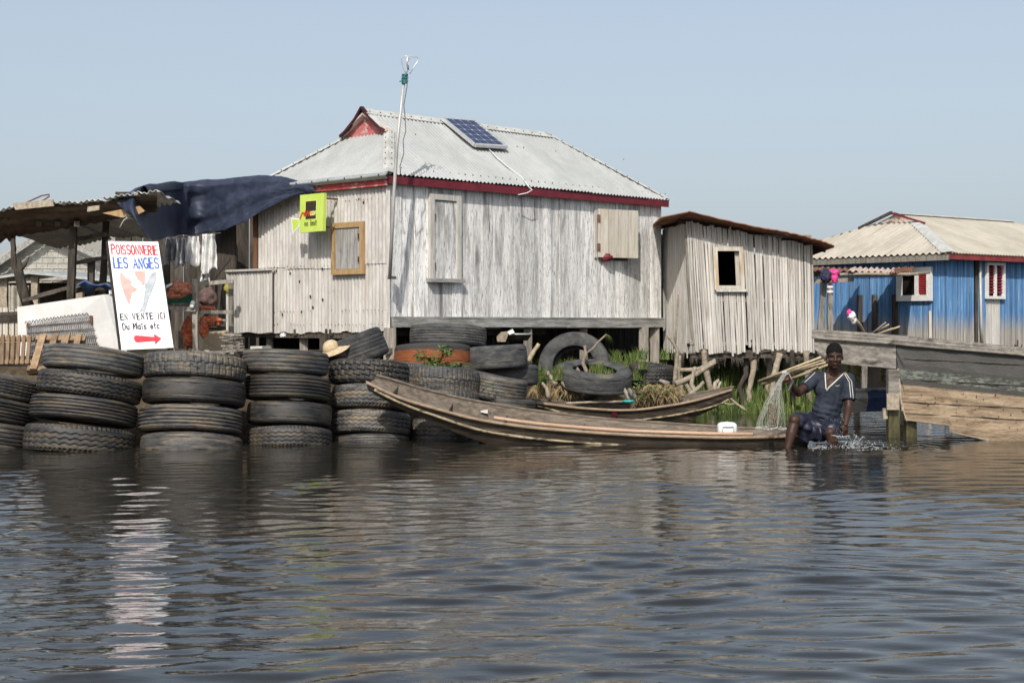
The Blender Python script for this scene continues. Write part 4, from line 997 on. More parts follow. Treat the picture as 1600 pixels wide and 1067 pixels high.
# porch roof of rusty sheets
def porch(px0, py0, px1, py1, dpt, m_):
    a, e = P(px0,py0,27.6), P(px1,py1,28.4); b = MB()
    b.grid(lambda s_, q: a.lerp(e, s_)+Vector((.9*q, 4.0*q*dpt, .20*q+.02*math.sin(s_*2*PI*9)+.02*mnoise.noise(Vector((s_*5,q*3,px0))))), 90, 6, uvf=lambda s_, q: (s_, q))
    solid(b.build('porch_roof', m_, bh), .008)
porch(1255,422,1345,425,1,M['rustsheet']); porch(1325,424,1412,426,.9,M['gable_wood']); porch(1390,427,1424,424,.8,M['rustsheet'])
b = MB(); b.tube([P(1285,430,27.6), P(1350,428,27.8), P(1420,429,28.0), P(1453,426,28.1)], [.03,.03,.03,.02], n=8); b.beam(P(1262,440,28.0), P(1334,437,28.0), .05, .07); b.beam(P(1262,428,30.6), P(1400,428,31.2), .05, .1)
b.build('porch_beam', M['branch'], bh)
b = MB(); b.beam(P(1280,532,27.9), P(1287,440,27.9), .09, wob=.012); b.build('porch_post', M['stilt'], bh)
b = MB(); b.beam(P(1297,522,27.6), P(1297,462,27.6), .09, wob=.008); b.tube([P(1297,466,27.6), P(1297,446,27.6)], .048, n=10)
b.build('porch_post', M['stilt'], bh)
b = MB()
for y in (449,456.5): b.tube([P(1297,y-1.8,27.6), P(1297,y+1.8,27.6)], .058, n=12)
b.tube([P(1297,446,27.6), P(1297,440,27.6)], .03, n=8, mi=1)
b.build('white_ring', [M['whitepaint'], M['fascia_red']], bh)
def crumple(c, r, seed, amp=.4, nu=28, nv=18):
    b = MB(); b.ell(c, r, nu=nu, nv=nv, fn=lambda q: 1+amp*mnoise.noise(q*2.2+Vector((seed,0,0)))+amp*.4*mnoise.noise(q*5+Vector((0,seed,0)))); return b
b = crumple(P(1303,426,27.6), (.10,.08,.06), 3); b.ell(P(1304,434,27.58), (.06,.05,.10), fn=lambda q: 1+.3*mnoise.noise(q*3))
tag(b.build('pink_cloth', M['pink'], loc=P(1303,430,27.6)), 'bright pink cloth draped over the rusty porch roof', 'cloth')
b = crumple(P(1290,432,27.6), (.10,.08,.13), 5)
tag(b.build('dark_cloth', M['navycloth'], loc=P(1290,432,27.6)), 'dark blue cloth hanging beside the pink cloth on the porch', 'cloth')
# ================================================================== LEFT: awning, tarpaulin, porch, background houses
aw = thing('market_awning', 'ramshackle awning of old metal sheets on dark timber posts at the left edge', 'awning', P(115,545,20))
EDGE = [(-60,338),(0,327),(25,322),(80,318),(125,314),(165,311),(205,306),(246,303)]
EDGB = [(-60,392),(0,371),(28,368),(80,360),(125,352),(165,345),(205,336),(246,330)]
def lerp_px(tab, x):
    for (a, ya), (b_, yb) in zip(tab, tab[1:]):
        if a <= x <= b_: return ya+(yb-ya)*(x-a)/(b_-a)
    return tab[-1][1] if x > tab[-1][0] else tab[0][1]
def aw_top(px, q):      # q 0 front edge .. 1 back
    f = P(px, lerp_px(EDGE, px), 19.3); k = 1 if px < 160 else .3
    return f+Vector((.25*q*k, 3.2*q*k, -.25*q*k))
for i, (x0, x1, dz, m_) in enumerate(((-60,40,0,'zinc'),(28,100,.02,'zinc'),(88,158,.0,'roof_cap'),(160.5,215,.02,'roof_cap'),(205,248,.035,'roof_cap'))):
    b = MB(); b.grid(lambda s_, q: aw_top(x0+(x1-x0)*s_, q)+Z*(dz+.012*math.sin(s_*(x1-x0)/9*2*PI)+.015*mnoise.noise(Vector((s_*3,q*4,i*5)))*2), 70, 14, uvf=lambda s_, q: (s_, q))
    solid(b.build('roof_sheet', M[m_], aw), .006)
# deep weathered fascia under the front edge, ragged below
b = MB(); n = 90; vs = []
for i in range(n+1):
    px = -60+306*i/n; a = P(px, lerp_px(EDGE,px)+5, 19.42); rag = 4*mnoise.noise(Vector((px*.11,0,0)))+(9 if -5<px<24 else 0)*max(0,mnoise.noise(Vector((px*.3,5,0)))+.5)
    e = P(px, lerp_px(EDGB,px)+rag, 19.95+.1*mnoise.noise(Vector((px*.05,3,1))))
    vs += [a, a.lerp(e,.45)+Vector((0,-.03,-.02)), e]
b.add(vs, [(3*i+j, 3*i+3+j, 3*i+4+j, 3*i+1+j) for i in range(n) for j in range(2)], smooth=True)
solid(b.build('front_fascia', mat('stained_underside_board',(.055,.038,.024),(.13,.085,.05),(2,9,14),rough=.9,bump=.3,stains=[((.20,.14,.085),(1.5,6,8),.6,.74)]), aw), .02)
b = MB(); b.prism([P(20,318,19.28),P(82,312,19.28),P(84,322,19.28),P(24,328,19.28)], Vector((0,.05,0))); b.build('patch_board', M['branch'], aw)
b = MB(); b.prism([P(137,323,19.25),P(155,321,19.25),P(155,328,19.25),P(136,331,19.25)], Vector((0,.04,0))); b.build('patch_board', M['branch'], aw)
b = MB(); b.prism([P(160,333,19.3),P(218,322,19.3),P(226,330,19.3),P(210,338,19.3),P(190,340,19.3)], Vector((0,.05,0))); b.build('patch_board', M['yellowwood'], aw)
def post(parent, x0, y0, x1, y1, Y, wd, m_='darkwood', nm='post', wob=.006):
    b = MB(); b.beam(P(x0,y0,Y), P(x1,y1,Y), wd, wob=wob); return b.build(nm, M[m_], parent)
for a in ((115,352,110,480,19.9,.085),(166,345,160,460,20.6,.075),(143,405,140,545,20.3,.08),(20,366,22,420,21.5,.06),(200,335,204,560,22.6,.08),(260,330,262,560,23.0,.08),(345,330,345,540,24.0,.09)): post(aw, *a)
for a in ((112,375,168,366,20.2,.05),(112,412,168,402,20.2,.05),(36,470,112,448,20.0,.05),(112,455,176,446,20.2,.07)): post(aw, *a, nm='rail')
b = MB()
for x0, x1 in ((90,98),(120,126),(60,64)): b.beam(P(x0,350,19.6), P(x1,345,22.5), .07)
b.build('rafter', M['darkwood'], aw)
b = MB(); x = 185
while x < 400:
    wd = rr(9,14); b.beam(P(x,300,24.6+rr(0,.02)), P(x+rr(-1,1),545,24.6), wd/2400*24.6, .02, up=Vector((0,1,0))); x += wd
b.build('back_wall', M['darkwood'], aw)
b = MB(); c0 = P(204,337,19.25)
for i in range(14):
    b.tube([c0+Vector((rr(-.07,.07),rr(-.05,.05),rr(-.05,.06))) for _ in range(4)], .006, n=4)
b.tube([c0, c0+Vector((-.08,-.02,-.06)), c0+Vector((-.13,-.02,-.15))], .007, n=5)
tag(b.build('string_tangle', M['whiteframe'], loc=c0), 'tangle of pale string tied to the awning edge', 'string')
b = MB(); b.tube([P(10,331,19.6),P(25,325,19.6),P(45,315,19.6),P(65,306,19.6),P(77,304,19.6),P(77,307,19.6),P(65,315,19.6),P(45,324,19.6),P(60,326,19.6),P(90,324,19.6),P(122,321,19.6)], .010, n=6)
tag(b.build('wire_loop', M['iron'], loc=P(45,324,19.6)), 'bent loop of rusty wire lying on the awning roof', 'wire')
# tarpaulin
TOP = [(180,316),(205,303),(225,297),(255,293),(285,291),(330,289.5),(370,286),(405,283),(440,284),(470,293),(492,300)]
BOT = [(214,338),(222,362),(240,377),(262,371),(285,368),(320,365),(350,360),(385,345),(425,322),(460,305),(494,300)]
def tarp(a, q):
    i = a*(len(TOP)-1); k = min(int(i), len(TOP)-2); f = i-k; cm = lambda T: (T[k][0]*(1-f)+T[k+1][0]*f, T[k][1]*(1-f)+T[k+1][1]*f)
    (x0,y0),(x1,y1) = cm(TOP), cm(BOT); kk = (x0-800)/F; tw = (kk*C.y-C.x)/(V.x-kk*V.y); Yw = C.y+V.y*tw; ss = min(1, max(0, (a-.1)/.4)); ss = ss*ss*(3-2*ss)
    Yt = 19.5*(1-ss)+(Yw-.36)*ss; Yb = 19.1*(1-ss)+(Yw-.26)*ss
    if q < .3:           # lies back over the roof
        s_ = q/.3; back = P(x0+22-30*a, y0+5, Yt+(1.5 if a < .15 else .35)); p = back.lerp(P(x0,y0,Yt), s_); p.z += .10*math.sin(s_*PI)
    else:
        s_ = (q-.3)/.7; p = P(x0,y0,Yt).lerp(P(x1,y1,Yb), s_); p.y -= .16*(1-ss)*math.sin(s_*PI)
    amp = .06*(1-a)**.7*min(1,q*2)
    fold = math.sin(a*58+3.0*q+1.6*mnoise.noise(Vector((a*6,q*2,0)))) if a < .42 else math.sin(q*16+a*7+2*mnoise.noise(Vector((a*5,q*3,4))))
    p += Vector((.4*fold*amp, -fold*amp*1.1, .02*mnoise.noise(Vector((a*14,q*8,2)))))
    cr = abs(mnoise.noise(Vector((a*11+q*5,q*4-a*3,7))))+.6*abs(mnoise.noise(Vector((a*24-q*7,q*9,3))))+.35*abs(mnoise.noise(Vector((a*50,q*20+a*20,5))))
    p += Vector((0,-.022,.018))*(.35-cr)*min(1,q*3)
    return p
b = MB(); b.grid(tarp, 230, 60)
tp = solid(b.build('tarpaulin', M['tarp'], loc=P(300,300,20)), .005); tag(tp, 'dark navy tarpaulin draped from the house eave over the awning roof', 'tarpaulin')

# porch in front of the door
pch = thing('wooden_porch', 'weathered timber porch railing and steps beside the corrugated parapet', 'porch', P(310,555,21))
for a in ((305,436,306,560,21.0,.075),(361,440,362,562,21.4,.06),(258,452,259,560,21.0,.05),(270,540,270,560,20.2,.06)): post(pch, *a, m_='stilt')
for a in ((250,448,306,444,21.05,.05),(306,444,364,440,21.2,.055),(254,480,306,484,20.95,.055),(306,487,364,488,21.1,.05)): post(pch, *a, m_='stilt', nm='rail')
b = MB()
for i in range(9):
    y = 20.3+.24*i; b.beam(Vector((hx(235,20.6),y,.89+rr(-.01,.01))), Vector((hx(378,21)+rr(-.1,.1),y+.03,.90)), .2, .03)
b.build('floor_board', M['stilt'], pch)
b = MB()
for i in range(6):
    b = MB(); b.beam(P(348+rr(-3,3),545-i*4.5,20.6+rr(0,.3)), P(378+rr(-3,3),546-i*4.5,20.9), .09, .022); b.build('loose_plank', M['stilt'], pch)
for k in ((326,551,20.0,366,548,20.2,.12,.02),(300,548,20.0,340,552,20.1,.10,.02),(322,548,20.0,330,560,19.9,.07,.03)):
    b = MB(); b.beam(P(*k[:3]), P(*k[3:6]), k[6], k[7]); b.build('loose_plank', M['stilt'], pch)
b = MB(); b.prism([P(318,520,22.2),P(360,515,22.2),P(360,545,22.2),P(318,545,22.2)], Vector((0,.03,0))); tag(b.build('cardboard_sheet', M['cardboard'], loc=P(340,545,22.2)), 'tan board in the shade under the porch rail', 'board')
b = MB(); b.beam(P(312,503,21.5), P(352,500,21.6), .35, .03); tag(b.build('low_bench', M['stilt'], loc=P(330,502,21.5)), 'low plank bench behind the porch rail', 'bench')
# goods on the porch
o3 = crumple(P(281,452,20.85), (.15,.12,.10), 21, .5).ell(P(272,462,20.85), (.13,.10,.045), fn=lambda q: 1+.4*mnoise.noise(q*4)).build('netting_bundle', M['peachcloth'], loc=P(280,460,20.85))
tag(o3, 'bundle of salmon red netting heaped on the porch rail', 'netting')
b = MB(); b.tube([P(258,450,20.8),P(264,446,20.8),P(270,444,20.8)], .02, n=6); tag(b.build('white_rod', M['whiteplastic'], loc=P(262,448,20.8)), 'short white rod lying beside the salmon netting', 'rod')
cr = thing('green_crate', 'green plastic crate behind the porch rail under the salmon netting', 'crate', P(280,480,21.2))
b = MB(); b.prism([P(258,458,21.15),P(302,458,21.15),P(301,474,21.15),P(259,474,21.15)], Vector((0,.02,0))); b.prism([P(258,458,21.55),P(302,458,21.55),P(301,474,21.55),P(259,474,21.55)], Vector((0,.02,0))); b.build('side_panel', M['greencrate'], cr)
b = MB(); b.prism([P(258,474.5,21.13),P(302,474.5,21.13),P(302,474.5,21.6),P(258,474.5,21.6)], Z*-.04); b.build('crate_base', M['stilt'], cr)
tag(crumple(P(325,466,21.9), (.13,.14,.15), 8, .3).build('brown_sack', M['sack'], loc=P(325,480,21.9)), 'rounded brown purple sack behind the porch rail', 'sack')
b = crumple(P(330,502,21.45), (.16,.12,.075), 13, .3); b.ell(P(318,512,21.4), (.07,.08,.14), fn=lambda q: 1+.3*mnoise.noise(q*3)); b.ell(P(322,482,21.5), (.14,.06,.04), fn=lambda q: 1+.3*mnoise.noise(q*3))
tag(b.build('orange_cloth', M['orangecloth'], loc=P(328,508,21.4)), 'bright orange patterned cloth heaped on the low bench', 'cloth')
b = crumple(P(295,520,21.6), (.10,.12,.22), 17, .25)
tag(b.build('orange_wrap', M['orangecloth'], loc=P(296,545,21.6)), 'orange patterned cloth hanging in shade under the porch rail', 'cloth')
b = MB(); b.ell(P(301,474,20.9), (.03,.03,.04)); b.ell(P(300,478,20.9), (.035,.03,.035)); tag(b.build('white_bag', M['whiteplastic'], loc=P(301,478,20.9)), 'small white plastic bag tied to the porch post', 'bag')
b = MB(); b.ell(P(357,451,22.3), (.07,.05,.07), fn=lambda q: 1+.3*mnoise.noise(q*3)); tag(b.build('yellow_can', mat('dull_yellow_tin',(.30,.27,.05),(.36,.33,.08)), loc=P(357,456,22.3)), 'small dull yellow can on the dark porch beside the parapet', 'can')
# hung clothes
def garment(name, px, py0, py1, wpx, m_, label, cat, Y=22.6, seed=0):
    b = MB(); w_ = wpx/2400*Y; top = P(px,py0,Y); h_ = (py1-py0)/2400*Y
    b.grid(lambda s_, q: top+Vector(((s_-.5)*w_*(.75+.35*q+.12*mnoise.noise(Vector((q*4,seed,1)))), .05*math.sin(s_*14+seed+2*q)+.03*mnoise.noise(Vector((s_*4,q*4,seed))), -h_*(q+.10*math.sin(s_*6+seed)*q))), 26, 22)
    o = solid(b.build(name, M[m_], loc=top), .012); tag(o, label, cat, 'clothes hung under the tarpaulin'); return o
garment('hung_shirt', 267, 372, 410, 22, 'cloth_grey', 'short grey checked cloth hung nearest the white fish sign', 'clothes', seed=1)
garment('hung_shirt', 283, 372, 417, 17, 'cloth_grey', 'narrow grey cloth second from the fish sign', 'clothes', seed=2, Y=22.5)
garment('hung_shirt', 303, 370, 414, 24, 'cloth_pale', 'pale wide shirt hung in the middle of the clothes row', 'clothes', seed=4)
garment('hung_shirt', 326, 366, 424, 24, 'cloth_pale', 'longest pale garment hung nearest the dark doorway', 'clothes', seed=6, Y=22.4)
garment('hung_shirt', 320, 418, 440, 14, 'cloth_pale', 'small pale cloth hanging below the longest garment', 'clothes', seed=7, Y=22.5)
b = MB(); b.tube([P(255,371,22.6),P(300,370,22.6),P(345,364,22.6)], .008, n=5); tag(b.build('clothes_line', M['cable'], loc=P(300,370,22.6)), 'thin clothes line stretched under the tarpaulin', 'line')

# freezer lying behind the pallets
fz = thing('old_fridge', 'white enamel fridge lying on its side with a rusty condenser grid facing out', 'fridge', P(110,548,18.6))
fa = [P(27,480,19.0), P(163,460,18.3), P(190,552,18.3), P(29,556,19.0)]
dep = Vector((.42,.5,0))
b = MB(); b.prism(fa, dep)
b.build('body', M['freezer'], fz)
nf = (fa[1]-fa[0]).cross(fa[3]-fa[0]).normalized(); nf = -nf if nf.y > 0 else nf
fq = lambda a, q: (fa[0]*(1-a)+fa[1]*a)*(1-q)+(fa[3]*(1-a)+fa[2]*a)*q
b = MB(); nbar = 36
for i in range(nbar):
    a = .12+.70*i/nbar; q0 = .37-.05*math.sin(a*2); b.tube([fq(a,q0+.02)+nf*.03, fq(a,.98)+nf*.03], .0065, n=5)
    if i % 2 == 0: b.tube([fq(a+.012*math.cos(t_), q0-.045*math.sin(t_))+nf*.035 for t_ in [PI*k/6 for k in range(7)]], .006, n=5)
for q in (.42,.55,.68,.81,.94): b.tube([fq(.12,q)+nf*.035, fq(.82,q)+nf*.035], .008, n=5)
b.build('condenser_grid', M['condenser'], fz)
b = MB(); b.box(fq(.14,.40)+nf*.03, (.04,.03,.05)); b.box(fq(.81,.40)+nf*.03, (.03,.03,.10)); b.build('grid_clip', M['iron'], fz)
b = MB(); b.prism([fa[1]+dep*.1+Z*.003-nf*.0, fa[1]+dep*.9+Z*.003, fa[1]+dep*.9+Z*.05, fa[1]+dep*.1+Z*.05], dep.cross(Z)*.03); b.build('lid_lip', M['whiteplastic'], fz)
# pallets
def slats(name, pts4, n, label, cat, gap, lead, m_='pallet', th=.025, parts=True):
    """pts4: bottom-left, bottom-right, top-right, top-left corners of the slatted face"""
    p = [Vector(x) for x in pts4]; t = thing(name, label, cat, p[0]); nn = (p[1]-p[0]).cross(p[3]-p[0]).normalized(); nn = -nn if nn.y > 0 else nn
    pt = lambda a, q: (p[0]*(1-a)+p[1]*a)*(1-q)+(p[3]*(1-a)+p[2]*a)*q
    for i in range(n):
        b = MB(); a0 = (i+gap/2+rr(-.1,.1)*gap)/n; a1 = (i+1-gap/2)/n
        b.prism([pt(a0,rr(-.02,.02)), pt(a1,rr(-.02,.02)), pt(a1,1+rr(-.02,.03)), pt(a0,1+rr(-.02,.03))], -nn*th); b.build('slat', M[m_], t)
    for q in lead:
        b = MB(); b.prism([pt(-.02,q-.06)-nn*(th+.002), pt(1.02,q-.06)-nn*(th+.002), pt(1.02,q+.06)-nn*(th+.002), pt(-.02,q+.06)-nn*(th+.002)], -nn*.06); b.build('bearer', M[m_], t)
    return t
slats('wooden_pallet', [P(-25,570,17.9),P(46,568,17.9),P(50,524,18.0),P(-25,523,18.0)], 9, 'upright brown slatted pallet at the left edge of the photo', 'pallet', .35, (.1,.9))
slats('wooden_pallet', [P(42,577,17.55),P(118,577,17.6),P(132,522,17.95),P(58,521,17.95)], 4, 'brown pallet with wide slats leaning behind the first full tyre stack', 'pallet', .45, (.08,.93))
# background block house with veranda
kh = thing('block_house', 'grey concrete block house with a gable and tan metal roof far behind the awning', 'house', P(70,480,40))
KY = 40
b = MB(); b.prism([P(-40,470,KY),P(175,470,KY),P(175,415,KY),P(68,366,KY),P(-40,440,KY)], Vector((0,.2,0)))
b.build('gable_wall', M['block'], kh)
b = MB()
for j in range(9):
    z = 368+j*9
    b.beam(P(max(-30,68-j*16),z+6,KY-.012), P(min(175,68+j*20),z+6,KY-.012), .02, .035)
    for i in range(12):
        x = -20+i*17+(8 if j%2 else 0)
        if 68-(z-368)*1.3 < x < min(172, 68+(z-368)*2.0): b.beam(P(x,z-3,KY-.01), P(x,z+6,KY-.01), .035, .02)
b.build('mortar_line', M['concrete'], kh)
b = MB(); b.prism([P(68,362,KY-.3),P(200,421,KY-.3),P(230,372,KY+9),P(105,340,KY+9)], Z*.04); b.prism([P(68,362,KY-.3),P(-70,455,KY-.3),P(-70,440,KY+9),P(105,340,KY+9)], Z*.04)
for i in range(14): 
    a = i/13; b.beam(P(68+132*a,361.0+59*a,KY-.3), P(105+125*a,339+32*a,KY+9), .1, .05)
b.build('roof', M['roof_tan'], kh)
b = MB(); b.beam(P(68,363,KY-.4), P(200,423,KY-.4), .05, .12); b.beam(P(68,363,KY-.4), P(-70,457,KY-.4), .05, .14); b.build('barge_board', M['grey_beam'], kh)
vd = [P(-40,437,36),P(45,424,36),P(175,437,36),P(175,441,36),P(45,428,36),P(-40,441,36)]
b = MB(); b.prism(vd, Vector((0,3.8,.12))); b.build('veranda_roof', M['zinc'], kh)
for x in (7,55,125):
    b = MB(); b.beam(P(x,432,36.3), P(x,490,36.3), .16, wob=.01); b.build('veranda_post', M['branch'], kh)
b = MB(); b.prism([P(-40,442,38.5),P(180,442,38.5),P(180,530,38.5),P(-40,530,38.5)], Vector((0,.1,0))); b.build('back_wall', M['darkwood'], kh)
b = MB(); b.grid(lambda s_, q: P(14+30*s_,446+42*q+(10*s_ if q>.5 else 0),36.2)+Vector((0,.08*math.sin(s_*20),0)), 30, 10); solid(b.build('curtain', M['rag'], kh), .02)
# odds and ends between
b = MB(); b.tube([P(45,480,24),P(36,455,24),P(29,425,24),P(26,405,24)], [.09,.085,.075,.06], n=9); b.tube([P(30,424,24),P(38,415,24),P(44,403,24)], [.04,.03,.02], n=6)
tag(b.build('tree_stump', M['darkwood'], loc=P(45,480,24)), 'thin bare forked trunk leaning before the far veranda', 'trunk')
b = MB(); b.grid(lambda s_, q: P(120+56*s_, 446+9*q-5*math.sin(s_*4), 19.6)+Vector((0,.4*q+.05*math.sin(s_*12),.03*math.sin(s_*9+q*4))), 20, 8)
tag(solid(b.build('blue_sheet', M['bluecloth'], loc=P(150,452,19.6)), .02), 'blue plastic sheet bundled on top of the white fridge', 'sheet')
fence_ = thing('plank_fence', 'rough pale plank fence behind the left pallet', 'fence', P(10,520,22))
for i in range(6):
    b = MB(); x = -20+i*9.5; b.beam(P(x,535,22), P(x+rr(-1,1),484+rr(-4,5),22), .07, .02, up=Vector((0,1,0))); b.build('board', M['tanshutter'], fence_)
b = MB(); b.beam(P(-30,492,21.97), P(40,489,21.97), .05, .05); b.beam(P(-30,500,21.97), P(40,498,21.97), .04, .06); b.build('rail', M['darkwood'], fence_)

# ================================================================== TYRES
NT = 300
def tri(x): return abs((x % 1)*2-1)*2-1
def gro(d, w_): return max(0.0, 1-abs(d)/w_)
def pat_rib(th, s):
    return max(gro(s-k, .055) for k in (-.62,-.22,.22,.62))*.8
def pat_deep(th, s):
    return max(gro(s-k, .075) for k in (-.66,-.33,0,.33,.66))
def pat_zig(th, s):
    z = .085*tri(th*34); d = max(gro(s-k-z, .06) for k in (-.5,-.08,.34))
    if abs(s) > .80 and (th*68 % 1) < .42: d = max(d, .9)
    return d
def pat_fine(th, s):
    z = .05*tri(th*60); return max(gro(s-k-z, .05) for k in (-.6,-.3,0,.3,.6))*.8
def pat_lug(th, s):
    z = .07*tri(th*30); d = max(gro(s-.05-z, .05), gro(s+.4-z, .03)*.5)
    f = (th*44+.08*s) % 1
    if f < .17 and s > .05: d = max(d, .8)
    f = (th*44+.5+.08*s) % 1
    if f < .17 and s < .05: d = max(d, .8)
    return d
def pat_block(th, s):
    d = 0; n = 26
    row = int((s+1)/.5); c = (s+1)/.5-row; f = (th*n+.5*(row % 2)) % 1
    dist = min(f, 1-f)*1.5; edge = min(c, 1-c)+.16*tri(th*n+.5*(row%2)+.25)
    if dist < .14 or edge < .10: d = 1
    return d*.95
def pat_worn(th, s):
    z = .03*tri(th*40); n = mnoise.noise(Vector((math.cos(th*6.28)*4, math.sin(th*6.28)*4, s*2)))
    return max(gro(s-.55-z, .04), gro(s+.55-z, .04))*max(0, .45+n)
PAT = dict(rib=pat_rib, deep=pat_deep, zig=pat_zig, fine=pat_fine, lug=pat_lug, block=pat_block, worn=pat_worn)
TM = {}
def tyre_mesh(pat, mname):
    key = (pat, mname)
    if key in TM: return TM[key]
    fn = PAT[pat]; R0 = .5
    prof = [(.285,.34),(.30,.40),(.345,.455),(.405,.47),(.445,.45),(.470,.425)]      # (radius, half width) of the sidewall
    nr = 40; rows = [(r_, z, None) for r_, z in prof]
    for i in range(nr+1):
        s = 1-2*i/nr; crown = .010*(1-s*s); rows.append((.487+crown-(.008 if abs(s)>.93 else 0), .40*s, s))
    rows += [(r_, -z, None) for r_, z in prof[::-1]]
    rows += [(.30,-.30,None),(.40,-.40,None),(.455,-.30,None),(.46,0,None),(.455,.30,None),(.40,.40,None),(.30,.30,None)]
    nrw = len(rows); ca = [math.cos(2*PI*j/NT) for j in range(NT)]; sa = [math.sin(2*PI*j/NT) for j in range(NT)]
    vs = []
    for (r_, z, s) in rows:
        for j in range(NT):
            rad = r_ - (.020*fn(j/NT, s) if s is not None else 0)
            if s is None and r_ > .40 and abs(z) > .41: rad += .003*math.sin(j*2*PI*40/NT)
            rad *= 1+.010*math.sin(2*2*PI*j/NT+len(TM))+.006*math.sin(3*2*PI*j/NT+2*len(TM)); vs.append((rad*ca[j], rad*sa[j], z+.018*math.sin(2*PI*j/NT*2+len(TM)*1.7)))
    I = np.arange(nrw*NT).reshape(nrw, NT); n1 = np.roll(I, -1, 0); a = I; b_ = np.roll(I, -1, 1); c_ = np.roll(n1, -1, 1)
    f = np.stack([n1, c_, b_, a], -1).reshape(-1, 4)
    me = bpy.data.meshes.new('tyre'); me.from_pydata(vs, [], f.tolist()); me.materials.append(M[mname])
    me.polygons.foreach_set('use_smooth', np.ones(len(f), bool)); me.update(); 
    TM[key] = me; return me
PROTO = None
def tyre(px, y0, y1, wpx, Y, roll, pitch, pat, label, m_='rubber', group='old truck tyres piled along the waterfront', spin=None, bulge=1.0):
    """y0,y1 pixel top and bottom of the tread at its middle; roll tips the right side down, pitch tips the near side down"""
    global PROTO
    me = tyre_mesh(pat, m_)
    if PROTO is None: o = bpy.data.objects.new('tyre', me); PROTO = o
    else: o = PROTO.copy(); o.data = me
    COL.objects.link(o)
    D = wpx/2400*Y; T = (y1-y0)/2400*Y*bulge; o.location = P(px, (y0+y1)/2, Y); o.scale = (D, D, T/.93)
    o.rotation_euler = (Matrix.Rotation(R(pitch),3,'X') @ Matrix.Rotation(R(roll),3,'Y') @ Matrix.Rotation(spin if spin is not None else rr(0,6.28),3,'Z')).to_euler()
    tag(o, label, 'tyre', group); return o
B_ = 1.06
# stack at the left edge
tyre(-27,577,614,186,16.5,13,-6.4,'fine','top tilted tyre of the partly cropped stack at the left edge')
tyre(-33,618,654,184,16.4,10,-7.6,'deep','second tyre down in the partly cropped stack at the left edge')
tyre(-38,657,693,184,16.3,7,-7.6,'rib','third tyre down in the partly cropped stack at the left edge')
tyre(-46,694,730,178,16.2,4,-10.0,'worn','lowest tyre of the left edge stack almost under water')
# first full stack
tyre(147,546,583,156,16.25,6,-7.6,'rib','top tyre with straight ribs on the stack below the white fridge')
tyre(140,586,622,160,16.2,8,-7.6,'zig','zigzag tread tyre second from top on the stack below the white fridge')
tyre(131,624,660,167,16.15,6,-8.8,'deep','straight grooved tyre third from top on the stack below the white fridge')
tyre(124,668,712,172,16.1,4,-8.8,'zig','bottom zigzag tyre at the waterline of the stack below the white fridge')
# second full stack
tyre(305,556,594,159,16.45,2,-7.6,'lug','top tyre with cross lugs on the stack under the fish shop board')
tyre(303,596,634,161,16.4,2,-8.8,'worn','smooth shiny worn tyre second on the stack under the fish shop board')
tyre(298,638,677,163,16.35,1.5,-8.8,'deep','grooved tyre third on the stack under the fish shop board')
tyre(299,681,719,158,16.3,1,-10.0,'worn','lowest tyre half under water beneath the fish shop board')
# third full stack
tyre(446,550,586,136,16.9,1.5,-6.4,'rib','top smooth ribbed tyre on the third stack left of the canoe')
tyre(449,590,627,135,16.85,2,-8.8,'deep','deep straight grooved tyre second on the third stack left of the canoe')
tyre(452,631,666,132,16.8,2.5,-8.8,'worn','worn tyre third down on the third stack left of the canoe')
tyre(453,670,705,131,16.75,0.5,-10.0,'zig','zigzag bottom tyre at the waterline of the third stack')
# fourth stack behind the canoe bow
tyre(577,565,602,126,17.4,2,-6.4,'block','chunky block tread tyre on top of the stack behind the canoe bow')
tyre(580,605,641,123,17.35,2.5,-8.8,'zig','zigzag tyre second on the stack behind the canoe bow')
tyre(581,644,679,121,17.3,1.5,-8.8,'zig','zigzag tyre third on the stack behind the canoe bow')
tyre(581,682,716,121,17.25,0,-10.0,'fine','bottom tyre nearly under water on the stack behind the canoe bow')
# behind and on the bank
tyre(556,526,572,98,18.6,-24,-2.0,'fine','tyre tilted up steeply beside the straw hat', 'rubber_grey')
tyre(700,509,541,122,20.0,2,-4.0,'fine','grey tyre lying highest directly under the house floor beam','rubber_grey')
tyre(676,539,578,123,19.4,0,-5.0,'worn','rust red stained tyre with leaves growing before it','rubber_rust')
tyre(772,541,578,106,19.6,-5,-2.0,'worn','smooth grey tyre right of the rust red tyre','rubber_grey')
tyre(786,570,603,112,19.9,-1,-3.0,'worn','smooth low tyre under the smooth grey tyre','rubber_grey')
tyre(620,566,605,92,18.3,2,-3.0,'zig','half hidden tyre behind the chunky block tread tyre')
tyre(693,575,616,112,18.2,3,-5.0,'lug','cross lugged tyre under the leafy plant')
tyre(697,609,652,106,18.1,3,-4.0,'lug','lower tyre half hidden by the canoe under the leafy plant')
tyre(775,586,626,96,18.5,11,-1.0,'fine','small tilted tyre with fine tread right of the leafy plant')
tyre(790,621,656,92,18.45,6,-3.0,'fine','lowest small tyre just behind the canoe side')
tyre(694,655,694,108,17.6,2,-5.0,'zig','zigzag tyre standing in water behind the canoe hull')
o = tyre(897,546,578,118,21.6,0,0,'worn','tyre standing upright like an arch on the grassy bank','rubber_grey', spin=0)
o.rotation_euler = (Matrix.Rotation(R(-16),3,'Z') @ Matrix.Rotation(R(72),3,'X')).to_euler(); o.location = P(898,574,22.1); o.scale = (1.05,1.05,.26)
tyre(928,573,606,121,21.2,4,11.5,'worn','grey tyre lying flat on the grassy bank with its hole showing','rubber_grey')
tyre(1018,569,600,72,22.3,3,3,'zig','small zigzag tyre at the right end of the bank')

